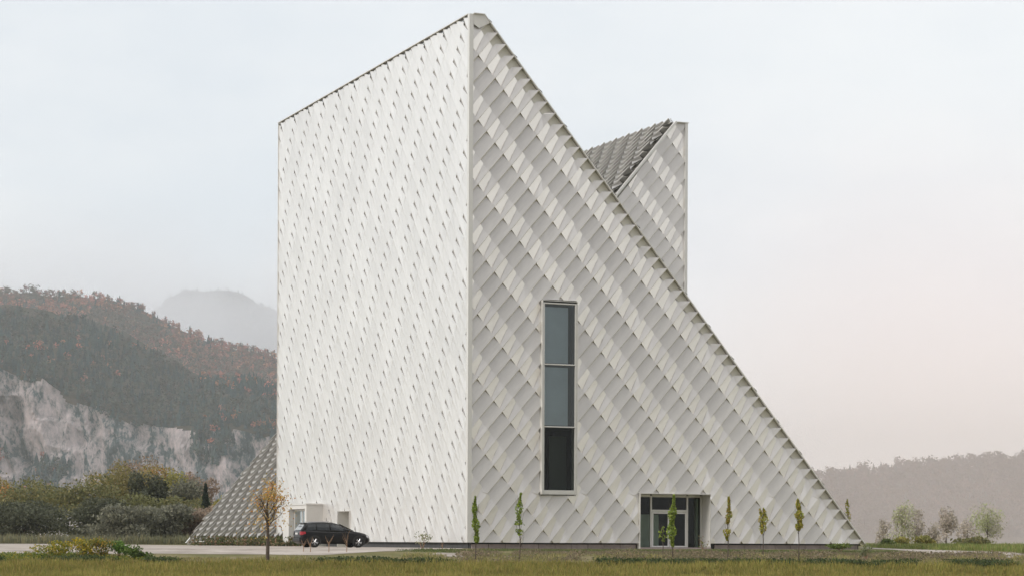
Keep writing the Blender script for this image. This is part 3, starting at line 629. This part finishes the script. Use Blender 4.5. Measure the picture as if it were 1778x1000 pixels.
sapling(826,104,861,942,15,YG1,'bright green young tree in front of the building corner',600,1)
sapling(903,104,855,945,19,YG1,'green young tree with a dense top left of the tall window foot',480,2,gapz=((.0,.18),(.30,.38)))
sapling(1168,106,858,948,19,YG1,'dense green young tree in front of the glass double door',700,3)
sapling(1264,105,862,938,15,YG2,'yellow and orange tinged young tree right of the entrance',470,4,gapz=((.26,.4),))
sapling(1325,111,882,925,15,YG3,'short fork crowned yellow green young tree, second right of the entrance',360,5,fork=.16)
sapling(1387,105,866,920,18,YG3,'yellow green young tree nearest the right end of the facade',620,6)
sapling(1472,150,866,915,14,YG3,'faint yellow green young tree behind the sloping right edge',240,7)
sapling(1151,112,913,940,18,YG1,'very small green sapling before the left door leaf',46,8)
# bare saplings by the car
BS = 'bare saplings in front of the black car'
def bare(x, D, h, label, seed, lean=0.):
    r = random.Random(seed); e = empty('bare_sapling', put(x,D), label, 'sapling', BS); mb = MB(); mb.tube([(0,0,-.05),(.01,0,h*.35),(lean,0,h*.55)],[.022,.018,.012],5)
    for k in range(6):
        a = (-1)**k*r.uniform(.15,.5); z0 = h*r.uniform(.3,.55); mb.tube([(lean*.5,0,z0),(a*h*.3,r.uniform(-.1,.1),z0+h*.22),(a*h*.5,r.uniform(-.15,.15),z0+h*.45)],[.011,.008,.003],4)
    mb.out('branches',M_TWIG,e)
bare(602,112,1.15,'forked bare sapling with orange bark before the front car door',1); bare(571,112,.95,'thin bare sapling between the rear wheel and rear door of the car',2); bare(539,112.5,.85,'single upright bare sapling before the rear corner of the car',3)
bare(527,113,.7,'small bare sapling before the car bumper',4); bare(768,118,.42,'tiny bare sapling by the dark plinth near the corner',5)
# autumn tree before the left wing
def autumn_tree():
    r = np.random.default_rng(55); D = 102.3; x = 465; l, zt = px(x,822,D); gz = ground_z(l,D); h = zt-gz; e = empty('autumn_tree', cam_at(l,D,gz), 'small autumn tree with dark trunk and sparse orange leaves before the left wedge', 'tree')
    mb = MB(); zf = h*.50; mb.tube([(0,0,-.1),(.02,0,zf*.5),(.0,.02,zf),(-.02,0,h*.58)],[.10,.082,.075,.05],8); tips = []
    def br(p, d, ln, rd, dep):
        q = p + d*ln*.5 + Vector(r.normal(size=3))*ln*.06; e2 = p + d*ln; mb.tube([p,q,e2],[rd,rd*.8,rd*.55],5); tips.extend([q,e2] if dep < 2 else [e2])
        if dep:
            for k in range(3): br(e2 if k else q, (d+Vector(r.normal(size=3))*.5+Vector((0,0,.15))).normalized(), ln*.62, rd*.55, dep-1)
    for k in range(7):
        a = k*2.4+.5; up = .95+.35*(k%2); br(Vector((0,0,zf*(.80+.05*k))), Vector((math.cos(a)*.6+.08,math.sin(a)*.6,up)).normalized(), h*.17*(1.1-.04*k), .034, 2)
    br(Vector((-.02,0,h*.56)), Vector((.18,0,1)).normalized(), h*.20, .04, 2)
    mb.out('trunk',M_BARK,e); T = np.array([tuple(t) for t in tips])
    k = r.integers(0,len(T),2600); P = T[k]+r.normal(size=(2600,3))*np.array([.24,.24,.2]); rtd = P@np.array(RT)
    keep = r.random(2600) < np.where((P[:,2] > h*.70)&(rtd > -.2), .8, np.where(P[:,2] > h*.62,.22,.22)); P = P[keep]
    lowl = np.stack([r.normal(size=300)*.55, r.normal(size=300)*.4, h*.47+r.normal(size=300)*.30],1); P = np.concatenate([P,lowl])
    C,U,V_,t = leaves(P,.05,r,[(.36,.21,.04),(.30,.19,.04),(.24,.19,.06),(.38,.17,.04),(.30,.23,.11)],.25); quads_mesh('crown',C,U,V_,t,M_LEAF,e)
autumn_tree()
# trees right of the building, mist paleness put into their leaf colours
RG = 'pale trees beyond the footpath on the right'
G_MISTED = [(.29,.25,.215),(.25,.22,.185),(.26,.235,.18)]; G_MISTEDG = [(.25,.26,.14),(.27,.25,.19),(.29,.26,.22)]
for nm, lb, x, D, top, w, tn, n in (('broadleaf_tree','tall mist pale tree with a green tinged top right of the building',1566,340,874,46,G_MISTEDG,2600),
    ('broadleaf_tree','thin grey bare tree left of the tall mist pale tree',1533,360,900,24,G_MISTED,1000),('broadleaf_tree','grey bushy tree at the right edge of the photo',1643,320,882,34,G_MISTED,1700),
    ('broadleaf_tree','low grey scrubby tree between the mist pale tree and the right edge tree',1618,350,908,26,G_MISTED,800),('broadleaf_tree','pale tree outermost right beyond the footpath',1715,340,876,52,G_MISTEDG,2200),
    ('broadleaf_tree','slim grey tree touching the right side of the tall pale tree',1589,350,884,26,G_MISTED,1200),('broadleaf_tree','low thin scrubby tree second outermost right',1680,350,900,34,G_MISTED,900),('bush','round green bush at the bend of the footpath',1543,205,936,22,[(.08,.10,.03)],700),('bush','light green bush right of the round bush along the footpath',1568,230,932,26,G_YEL,700),
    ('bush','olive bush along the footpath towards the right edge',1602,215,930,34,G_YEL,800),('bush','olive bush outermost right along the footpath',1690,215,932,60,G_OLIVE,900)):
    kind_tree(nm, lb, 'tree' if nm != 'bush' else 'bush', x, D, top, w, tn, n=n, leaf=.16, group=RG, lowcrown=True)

# ------------------------------------------------------------------ the black estate car
M_PAINT = mat('black_paint', (.008,.008,.009), .28, 0., .32); M_TYRE = mat('tyre_rubber', (.02,.02,.02), .8); M_RIM = mat('alloy', (.62,.62,.63), .3, .8)
M_CGL = mat('car_glass', (.02,.025,.028), .06, 0., .8); M_BLK = mat('black_plastic', (.02,.02,.02), .6); M_RED = mat('red_lamp', (.38,.02,.03), .2, coat=.5); M_CLR = mat('lamp_lens', (.5,.52,.55), .12); M_PLATE = mat('plate_white', (.6,.6,.57), .5); M_RAIL = mat('rail_metal', (.55,.55,.55), .3, .8)
def car():
    p = Vector(cam_at((545.5-889)*126.6/F_PX, 126.6, 0)); hd_ = (RT*2.47 + FW*.96).normalized(); rz = math.atan2(hd_.y,hd_.x)
    left = Vector((-hd_.y,hd_.x,0)); org = p + left*.78; org.z = -.335
    e = empty('parked_car', org, 'black estate car with silver wheels parked on the gravel before the left wall', 'car', None, rz)
    st = [(-.93,.42,.72,.66),(-.90,.30,.98,.80),(-.72,.24,1.03,.865),(-.3,.22,1.02,.895),(0,.22,1.0,.90),(.7,.21,.97,.90),(1.4,.21,.955,.90),(2.1,.21,.96,.90),(2.45,.21,.95,.895),(2.8,.21,.90,.885),(3.2,.22,.82,.85),(3.45,.25,.73,.78),(3.58,.32,.62,.64)]
    def ring(x,zl,zh,w):
        pr = [(0,zl),(w*.8,zl),(w*.95,zl+.06),(w,zl+.2),(w*1.005,zl+(zh-zl)*.55),(w*.985,zh-.14),(w*.93,zh-.03),(w*.8,zh),(0,zh+.015)]
        return [(x,-y,z) for y,z in pr] + [(x,y,z) for y,z in reversed(pr[1:-1])]
    def loft(rings):
        v = [q for r_ in rings for q in r_]; n = len(rings[0]); f = [(i*n+k,i*n+(k+1)%n,(i+1)*n+(k+1)%n,(i+1)*n+k) for i in range(len(rings)-1) for k in range(n)]
        return v, f+[tuple(range(n))[::-1], tuple((len(rings)-1)*n+k for k in range(n))]
    v,f = loft([ring(*s) for s in st]); o = mesh('body', v, f, M_PAINT, e, smooth=True)
    # cabin
    cs = [(-.86,.96,.97,.80,.78),(-.72,.96,1.22,.81,.70),(-.50,.96,1.42,.82,.62),(0,.95,1.475,.83,.62),(.7,.94,1.485,.835,.625),(1.2,.94,1.455,.835,.615),(1.55,.94,1.37,.83,.60),(2.0,.93,1.16,.82,.68),(2.42,.93,.955,.80,.78)]
    def cr(x,zb,zt,wb,wt):
        pr = [(wb,zb),(wb+(wt-wb)*.5+.03,zb+(zt-zb)*.5),(wt+.03,zt-.05 if zt-zb > .1 else zt-.005),(wt-.08,zt-.005),(0,zt+.012)]
        return [(x,-y,z) for y,z in pr] + [(x,y,z) for y,z in reversed(pr[:-1])]
    v,f = loft([cr(*c) for c in cs]); mesh('cabin', v, f, M_PAINT, e, smooth=True)
    def cpt(x, t, sgn, off=.012):   # on the cabin flank, t 0..1 up
        zb,zt,wb,wt = (np.interp(x,[c[0] for c in cs],[c[k] for c in cs]) for k in (1,2,3,4)); z = zb+(zt-zb)*t
        tt = [0,.5,(zt-.05-zb)/(zt-zb)]; yy = [wb,wb+(wt-wb)*.5+.03,wt+.03]; return (x, sgn*(np.interp(t,tt,yy)+off), z)
    for sg in (-1,1):
        for x0,x1,xa,xb in ((-.55,.10,-.36,.10),(.17,.92,.17,.90),(1.0,2.02,1.0,1.52)):
            nx = 7; lo_ = [cpt(x0+(x1-x0)*k/nx,.12,sg) for k in range(nx+1)]; hi_ = [cpt(xa+(xb-xa)*k/nx,.80,sg) for k in range(nx+1)]
            mi_ = [tuple((np.array(cpt((a[0]+b[0])/2,.46,sg)))) for a,b in zip(lo_,hi_)]
            v = lo_+mi_+hi_; n = nx+1; mesh('side_window', v, [(r_*n+k,r_*n+k+1,(r_+1)*n+k+1,(r_+1)*n+k) for r_ in (0,1) for k in range(nx)], M_CGL, e)
        MB().tube([(-.45,sg*.60,1.44),(-.3,sg*.605,1.50),(.9,sg*.605,1.51),(1.15,sg*.60,1.46)],[.015,.016,.016,.012],6).out('roof_rail',M_RAIL,e,smooth=True)
        mb = MB(); mb.box((1.78,sg*.86 if sg > 0 else -1.02,.93),(1.95,1.02 if sg > 0 else -.86,1.07)); bevel(mb.out('mirror',M_PAINT,e),.04,2)
        for hx in (.2,1.15): MB().tube([(hx,sg*.905,.83),(hx+.2,sg*.908,.83)],[.014,.014],5).out('door_handle',M_PAINT,e)
        mb = MB(); mb.add([(-.955,sg*.66,.74),(-.88,sg*.825,.72),(-.60,sg*.885,.80),(-.62,sg*.875,.92),(-.89,sg*.80,.93),(-.94,sg*.66,.92)],[(0,1,4,5),(1,2,3,4)]); mb.out('tail_light',M_RED,e)
        mb = MB(); mb.add([(3.30,sg*.845,.60),(3.50,sg*.74,.58),(3.585,sg*.58,.60),(3.54,sg*.60,.70),(3.47,sg*.74,.71),(3.24,sg*.85,.74)],[(0,1,4,5),(1,2,3,4)]); mb.out('headlight',M_CLR,e)
    # rear window, windscreen
    mesh('rear_window', [(-.885,-.66,1.02),(-.885,.66,1.02),(-.575,.56,1.39),(-.575,-.56,1.39)], [(0,1,2,3)], mat('rear_glass',(.25,.26,.26),.08,0,.9), e)
    mesh('windscreen', [(2.43,-.70,.985),(2.43,.70,.985),(1.62,.58,1.37),(1.62,-.58,1.37)], [(0,1,2,3)], M_CGL, e)
    bevel(MB().box((-.66,-.56,1.405),(-.38,.56,1.445)).out('spoiler',M_PAINT,e),.015); bevel(MB().box((-1.0,-.72,.34),(-.82,.72,.58)).out('bumper',M_BLK,e),.05,2)
    MB().box((-.968,-.26,.76),(-.93,.26,.87)).out('number_plate',M_PLATE,e)
    for wx in (0,2.66):
        for sg in (-1,1):
            w = bpy.data.objects.new('wheel',None); COL.objects.link(w); w.parent = e; w.location = (wx,sg*.80,.325)
            pr = [(.20,-.10),(.29,-.105),(.325,-.07),(.33,0),(.325,.07),(.29,.105),(.20,.10)]; n = 28
            v = [(math.cos(2*math.pi*k/n)*r_,y,math.sin(2*math.pi*k/n)*r_) for k in range(n) for r_,y in pr]; q = len(pr)
            mesh('tyre', v, [(k*q+i,k*q+i+1,((k+1)%n)*q+i+1,((k+1)%n)*q+i) for k in range(n) for i in range(q-1)], M_TYRE, w, smooth=True)
            mb = MB(); y = sg*.095
            v = [(math.cos(2*math.pi*k/n)*r_,yy,math.sin(2*math.pi*k/n)*r_) for k in range(n) for r_,yy in ((.225,y),(.205,y*1.05),(.195,y*.5))]
            mb.add(v,[(k*3+i,k*3+i+1,((k+1)%n)*3+i+1,((k+1)%n)*3+i) for k in range(n) for i in (0,1)])
            for k in range(10):
                a = math.radians(36*k+(7 if k%2 else -7)); mb.tube([(0,y*.9,0),(math.cos(a)*.20,y,math.sin(a)*.20)],[.022,.016],5)
            mb.tube([(0,y*.7,0),(0,y*1.02,0)],[.05,.045],12); mb.out('rim',M_RIM,w)
            v = [(math.cos(2*math.pi*k/n)*.21,sg*.06,math.sin(2*math.pi*k/n)*.21) for k in range(n)]; mesh('brake_disc',v,[tuple(range(n))],M_BLK,w)
            v = [(wx+math.cos(2*math.pi*k/n)*r_,sg*(.912+.004*(r_ < .37)),.335+math.sin(2*math.pi*k/n)*r_) for k in range(n) for r_ in (.30,.385)]
            mesh('wheel_arch',v,[(k*2,k*2+1,((k+1)%n)*2+1,((k+1)%n)*2) for k in range(n) if math.sin(2*math.pi*(k+.5)/n) > -.35],M_BLK,e)
    for ch in e.children:
        if ch.type == 'MESH' and not ch.get('sq'):
            for q in ch.data.vertices: q.co.x = q.co.x*.88 if q.co.x < 0 and 'arch' not in ch.name else (2.66+(q.co.x-2.66)*.80 if q.co.x > 2.66 and 'arch' not in ch.name else q.co.x)
    return e
car()

# ------------------------------------------------------------------ mountains and far woods
def fb(x, y, z, o=4):
    s, a, f = 0, 1, 1
    for _ in range(o): s += a*noise.noise(Vector((x*f,y*f,z*f))); a *= .5; f *= 2.1
    return s
def ridge(name, D0, D1, crest, foot, rough, mtl, rows=50, x0=-260, x1=1000, cols=180, cliff=None, back=.25, seed=0, craggy=0):
    """a hillside: rises from depth D0 at height foot to the crest line (px) at depth D1"""
    cx = [c[0] for c in crest]; cy = [c[1] for c in crest]; v = []; grid = []
    for r in range(rows+1):
        t = r/rows; row = []
        if craggy: t = float(np.interp(t,[0,.62,1],[0,.36*.88,1]))
        for c in range(cols+1):
            x = x0+(x1-x0)*c/cols; _, zc = px(x, np.interp(x,cx,cy), D1)
            if t <= .88:
                u = t/.88; D = D0+(D1-D0)*u; s = cliff(x,u) if cliff else u
                z = foot+(zc-foot)*s
            else:
                u = (t-.88)/.12; D = D1+(D1-D0)*back*u; z = zc*(1-.8*u)
            l = (x-889)*D1/F_PX; k = rough*min(1,(4*t+.02))
            D += k*2.2*fb(l*.006,z*.003,seed+t*2); z += k*.55*fb(l*.011,D*.004,seed+9)
            if craggy and t < .36: w_ = min(1,t*12)*min(1,(.36-t)*9); q_ = l+z*.45; vd = noise.voronoi(Vector((q_*.022,z*.012,seed)))[0]; ve = noise.voronoi(Vector((q_*.06,z*.035,seed+3)))[0]; D += craggy*w_*(1.1*abs(fb(q_*.011,z*.004,seed+31,3))+.9*(vd[1]-vd[0])+.5*(ve[1]-ve[0])-.9); z += craggy*.3*w_*noise.noise(Vector((q_*.02,z*.05,seed)))
            row.append((l,D,z)); v.append(cam_at(l,D,z))
        grid.append(row)
    n = cols+1; f = [(i*n+k,i*n+k+1,(i+1)*n+k+1,(i+1)*n+k) for i in range(rows) for k in range(cols)]
    o = mesh(name, v, f, mtl, smooth=False); o['kind'] = 'structure'
    if craggy:
        for pq in o.data.polygons:
            i, c = divmod(pq.index, cols); q = grid[i][c]; x = 889+q[0]*F_PX/2600
            pq.material_index = int(q[2] > (938-np.interp(x,[k[0] for k in CT],[k[1] for k in CT]))*2150/F_PX + 8*noise.noise(Vector((q[0]*.03,q[2]*.03,2))) - 4)
    return grid
def rock_mat():
    m = bpy.data.materials.new('pale_rock'); m.use_nodes = True; t = m.node_tree; n = t.nodes; l = t.links; p = n['Principled BSDF']; p.inputs['Roughness'].default_value = .95; p.inputs['Specular IOR Level'].default_value = .1
    co = n.new('ShaderNodeTexCoord'); mp = n.new('ShaderNodeMapping'); mp.vector_type = 'TEXTURE'
    mp.inputs['Rotation'].default_value = (0,math.radians(-20),TH-math.pi/2); mp.inputs['Scale'].default_value = (1,60,2.6); l.new(co.outputs['Object'],mp.inputs[0])
    def noi(sc,de,ro,src): q = n.new('ShaderNodeTexNoise'); q.inputs['Scale'].default_value = sc; q.inputs['Detail'].default_value = de; q.inputs['Roughness'].default_value = ro; l.new(src,q.inputs['Vector']); return q.outputs[0]
    a = noi(.12,12,.78,mp.outputs[0]); c = noi(.020,8,.62,mp.outputs[0])
    v = n.new('ShaderNodeTexVoronoi'); v.feature = 'DISTANCE_TO_EDGE'; v.inputs['Scale'].default_value = .03; l.new(mp.outputs[0],v.inputs['Vector'])
    def mth(op,x,y):
        q = n.new('ShaderNodeMath'); q.operation = op
        for i,k in enumerate((x,y)):
            if isinstance(k,(int,float)): q.inputs[i].default_value = k
            else: l.new(k,q.inputs[i])
        return q.outputs[0]
    cr = mth('MINIMUM',mth('MULTIPLY',v.outputs['Distance'],5.),.12)
    hh = mth('ADD',mth('MULTIPLY',a,.55),mth('MULTIPLY',c,.5))
    k1 = mth('ABSOLUTE',mth('SUBTRACT',noi(.028,5,.6,mp.outputs[0]),.5),0.); k2 = mth('ABSOLUTE',mth('SUBTRACT',noi(.075,4,.6,mp.outputs[0]),.5),0.)
    hh = mth('SUBTRACT',mth('ADD',hh,.012),mth('ADD',mth('MAXIMUM',mth('SUBTRACT',.06,mth('MULTIPLY',k1,2.2)),0.),mth('MAXIMUM',mth('SUBTRACT',.04,mth('MULTIPLY',k2,1.6)),0.)))
    r = n.new('ShaderNodeValToRGB'); l.new(hh,r.inputs[0]); e = r.color_ramp.elements; e[0].position=.45; e[0].color=(.04,.065,.065,1); e[1].position=.66; e[1].color=(.80,.67,.65,1)
    for q,cc in ((.503,(.10,.135,.135,1)),(.53,(.32,.29,.285,1)),(.58,(.55,.475,.465,1))): k = e.new(q); k.color = cc
    l.new(r.outputs[0],p.inputs['Base Color']); b = n.new('ShaderNodeBump'); b.inputs['Strength'].default_value = 1; b.inputs['Distance'].default_value = 22; l.new(hh,b.inputs['Height']); l.new(b.outputs[0],p.inputs['Normal']); return m
M_ROCK = rock_mat(); M_SOIL = soil_mat('forest_floor', [(.03,.035,.022),(.05,.045,.03),(.07,.05,.035)], .02, bump=.2)
CA = [(-300,500),(0,530),(133,549),(164,561),(193,566),(216,575),(237,590),(266,602),(286,610),(312,626),(328,641),(349,656),(380,652),(420,655),(485,660),(600,690),(1000,800)]
CT = [(-300,650),(133,640),(180,655),(205,662),(240,688),(300,715),(350,732),(385,742),(430,744),(485,738),(600,760),(1000,860)]   # top of the bare cliff
def cliffA(x,u):
    yA = np.interp(x,[c[0] for c in CA],[c[1] for c in CA]); yT = np.interp(x,[c[0] for c in CT],[c[1] for c in CT]); zt = (938-yT)/(938-yA)*.86
    return np.interp(u,[0,.10,.34,1],[0,.08,zt,1])
gA = ridge('rock_mountain', 2000, 2600, CA, -2, 16, [M_ROCK, M_SOIL], rows=120, cols=300, cliff=cliffA, seed=1, craggy=42)
CB = [(-300,500),(0,508),(133,516),(180,521),(215,527),(250,540),(300,566),(350,584),(400,606),(440,616),(485,626),(600,660),(1000,780)]
gB = ridge('wooded_mountain', 2720, 3500, CB, 60, 14, M_SOIL, rows=40, cliff=lambda x,u: .35+.65*u, seed=5)
CC = [(-300,600),(133,580),(230,556),(272,534),(300,514),(335,501),(370,494),(400,499),(430,516),(460,530),(485,530),(560,540),(1000,700)]
gC = ridge('misty_mountain', 4300, 5600, CC, 60, 30, M_SOIL, rows=36, cliff=lambda x,u: .2+.8*u, seed=11)
CR = [(1000,900),(1300,850),(1410,836),(1440,830),(1470,828),(1500,823),(1540,822),(1560,814),(1600,816),(1645,810),(1778,800),(2100,790)]
gR = ridge('wooded_hill', 2700, 3300, CR, -2, 6, M_SOIL, rows=30, x0=1250, x1=2100, cols=110, cliff=lambda x,u: u, seed=21)
def forest(name, grid, n, hs, palette, label, rng, tmin=0., tmax=.9, patch=.004, conifer=.4, keep=None, seed=0, red=.12, fuzz=22, fs=.10):
    """many small trees on a far hillside as one mesh: conifers as jagged tiers, broadleaves as lumpy crowns"""
    R, Cn = len(grid)-1, len(grid[0])-1; G = np.array(grid); V, Fc, T = [], [], []; nv = 0
    FZ, FT = [], []
    for k in range(n):
        u = rng.uniform(tmin,tmax)*R; c = rng.random()*Cn; i, j = int(u), int(c); fu, fc = u-i, c-j
        p = G[i,j]*(1-fu)*(1-fc)+G[min(i+1,R),j]*fu*(1-fc)+G[i,min(j+1,Cn)]*(1-fu)*fc+G[min(i+1,R),min(j+1,Cn)]*fu*fc
        if keep and not keep(p,u/R,c/Cn): continue
        m = noise.noise(Vector((p[0]*patch,p[1]*patch*.6,p[2]*patch*1.5+seed))); h = rng.uniform(*hs)
        con = rng.random() < conifer + m*.6
        pal = palette[0] if con else (palette[1] if m + rng.normal()*.18 < red else palette[2]); tint = np.array(pal[rng.integers(len(pal))])*rng.uniform(.7,1.3)
        b = cam_at(p[0],p[1],p[2]-h*.1); b = np.array(b)
        if con:
            n_ = 6; w = h*.24; vs = []
            for t in range(3):
                z0, z1, r0 = h*(.12+.26*t), h*(.55+.235*t), w*(1-.28*t); a0 = rng.random()*6
                vs += [(math.cos(a0+q*1.0472)*r0*rng.uniform(.6,1.2),math.sin(a0+q*1.0472)*r0*rng.uniform(.6,1.2),z0-rng.random()*h*.05) for q in range(n_)]+[(0,0,min(z1,h))]
                Fc += [(nv+t*7+q,nv+t*7+(q+1)%n_,nv+t*7+6) for q in range(n_)]; T += [tint]*n_
            V += [b+np.array(q) for q in vs]; nv += 21
        else:
            lob = rng.normal(size=(4,3))*h*np.array([.13,.13,.10])+np.array([0,0,h*.62]); kk = rng.integers(0,4,fuzz)
            d = rng.normal(size=(fuzz,3)); d /= np.linalg.norm(d,axis=1)[:,None]; Cq = b+lob[kk]+d*h*.21*rng.uniform(.6,1.1,(fuzz,1))
            u_ = rng.normal(size=(fuzz,3)); w_ = rng.normal(size=(fuzz,3)); sz = h*fs; u_ *= sz/np.linalg.norm(u_,axis=1)[:,None]; w_ *= sz/np.linalg.norm(w_,axis=1)[:,None]
            FZ.append(np.stack([Cq-u_,Cq-w_,Cq+u_,Cq+w_],1)); FT.append(tint*rng.uniform(.75,1.25,(fuzz,1)))
    Q = np.concatenate(FZ) if FZ else np.zeros((0,4,3)); nq = len(Q); V = np.array([tuple(q) for q in V]).reshape(-1,3)
    me = bpy.data.meshes.new(name); nvv = len(V); nt_ = len(Fc); me.vertices.add(nvv+4*nq); me.vertices.foreach_set('co',np.concatenate([V,Q.reshape(-1,3)]).astype('f').ravel())
    li = np.concatenate([np.array(Fc,int).ravel(), np.arange(4*nq)+nvv]); me.loops.add(len(li)); me.loops.foreach_set('vertex_index',li.astype('i'))
    me.polygons.add(nt_+nq); me.polygons.foreach_set('loop_start',np.concatenate([np.arange(nt_)*3, nt_*3+np.arange(nq)*4]).astype('i')); me.polygons.foreach_set('loop_total',np.concatenate([np.full(nt_,3),np.full(nq,4)]).astype('i')); me.update(calc_edges=True)
    T = np.concatenate([np.array(T).reshape(-1,3)]+FT) if FT else np.array(T)
    set_tint(me,T); o = link(name,me,M_LEAFFAR); tag(o,label,'forest',None,'stuff'); return o
bm_ = bmesh.new(); bmesh.ops.create_icosphere(bm_,subdivisions=1,radius=1); bm_.verts.ensure_lookup_table()
ICO = np.array([tuple(v.co) for v in bm_.verts]); ICOF = [tuple(v.index for v in f.verts) for f in bm_.faces]; bm_.free()
PCON = [(.020,.042,.045),(.027,.050,.050),(.034,.054,.048)]; PBR = [(.17,.115,.085),(.13,.11,.08),(.19,.10,.075),(.11,.10,.075)]; PBRA = [(.075,.085,.065),(.09,.08,.065),(.06,.075,.06)]; PRED = [(.40,.15,.11),(.34,.14,.11),(.40,.19,.11),(.27,.14,.11)]
def keepA(p,u,c):
    x = 889+p[0]*F_PX/2600; yT = np.interp(x,[q[0] for q in CT],[q[1] for q in CT]); zt = (938-yT)*2150/F_PX; m = fb(p[0]*.012,p[2]*.012,4)
    return p[2] > zt+m*16 or (m > .26 and p[2] > 22) 
fr = np.random.default_rng(17)
forest('mountain_forest', gA, 17000, (8,15), (PCON,PBRA,PRED), 'dark conifers and rusty autumn trees above the pale cliff', fr, .05,.90, .007, .62, keepA, 1, .2)
forest('mountain_forest', gB, 9500, (11,17), (PCON,PBR,PRED), 'red and brown autumn forest on the ridge behind the cliff', fr, .1,.90, .006, .22, None, 7, -.18)
forest('mountain_forest', gC, 7000, (9,15), (PCON,PBR,PBR), 'misty forest on the farthest mountain at the left', fr, .1,.90, .004, .6, None, 3)
forest('mountain_forest', gR, 3300, (17,28), ([(.05,.05,.045)],[(.075,.055,.045),(.10,.07,.055)],[(.13,.085,.07)]), 'hazy brown wood on the hill at the right', fr, .05,.90, .004, .05, None, 9, .12, 70, .065)

# ------------------------------------------------------------------ air
def vol(name, mtl, lo_, hi_, label=None):
    mb = MB(); pts = [cam_at(l,D,z) for z in (lo_[2],hi_[2]) for l,D in ((lo_[0],lo_[1]),(hi_[0],lo_[1]),(hi_[0],hi_[1]),(lo_[0],hi_[1]))]
    mb.add(pts,[(3,2,1,0),(4,5,6,7),(0,1,5,4),(1,2,6,5),(2,3,7,6),(3,0,4,7)]); o = mb.out(name,mtl); o['kind'] = 'stuff'; return o
hm = bpy.data.materials.new('haze_air'); hm.use_nodes = True; n = hm.node_tree.nodes; n.remove(n['Principled BSDF']); pv = n.new('ShaderNodeVolumePrincipled')
pv.inputs['Color'].default_value = (.90,.93,.96,1); pv.inputs['Density'].default_value = .0001; hm.node_tree.links.new(pv.outputs[0],n['Material Output'].inputs['Volume'])
hz = vol('haze', hm, (-9200,-60,-4), (9200,16500,760)); tag(hz,'pale autumn haze over the valley','haze')

def mist(name, col, dens, lo_, hi_, label, scale=0., thr=(.45,.7)):
    m = bpy.data.materials.new(name); m.use_nodes = True; n = m.node_tree.nodes; l = m.node_tree.links; n.remove(n['Principled BSDF']); q = n.new('ShaderNodeVolumePrincipled')
    q.inputs['Color'].default_value = (*col,1); q.inputs['Density'].default_value = dens; l.new(q.outputs[0],n['Material Output'].inputs['Volume'])
    if scale:
        tc = n.new('ShaderNodeTexCoord'); nz = n.new('ShaderNodeTexNoise'); nz.inputs['Scale'].default_value = scale; nz.inputs['Detail'].default_value = 4; l.new(tc.outputs['Object'],nz.inputs['Vector'])
        r = n.new('ShaderNodeMapRange'); r.interpolation_type = 'SMOOTHSTEP'; l.new(nz.outputs[0],r.inputs[0]); r.inputs[1].default_value, r.inputs[2].default_value = thr; r.inputs[3].default_value = .16*dens; r.inputs[4].default_value = dens
        sx = n.new('ShaderNodeSeparateXYZ'); l.new(tc.outputs['Object'],sx.inputs[0]); zr = n.new('ShaderNodeMapRange'); zr.interpolation_type = 'SMOOTHSTEP'; l.new(sx.outputs[2],zr.inputs[0])
        zr.inputs[1].default_value = lo_[2]+(hi_[2]-lo_[2])*.45; zr.inputs[2].default_value = hi_[2]-15; zr.inputs[3].default_value = 1; zr.inputs[4].default_value = 0
        mm = n.new('ShaderNodeMath'); mm.operation = 'MULTIPLY'; l.new(r.outputs[0],mm.inputs[0]); l.new(zr.outputs[0],mm.inputs[1]); l.new(mm.outputs[0],q.inputs['Density'])
    o = vol(name,m,lo_,hi_); tag(o,label,'mist'); return o
mist('hill_mist', (.99,.84,.81), .00027, (100,600,-3), (2200,2600,125), 'pinkish mist in front of the wooded hill at the right')
mist('mountain_mist', (.93,.93,.95), .0052, (-1500,3560,60), (60,4250,640), 'drifting cloud in front of the farthest mountain', .0035, (.36,.66))
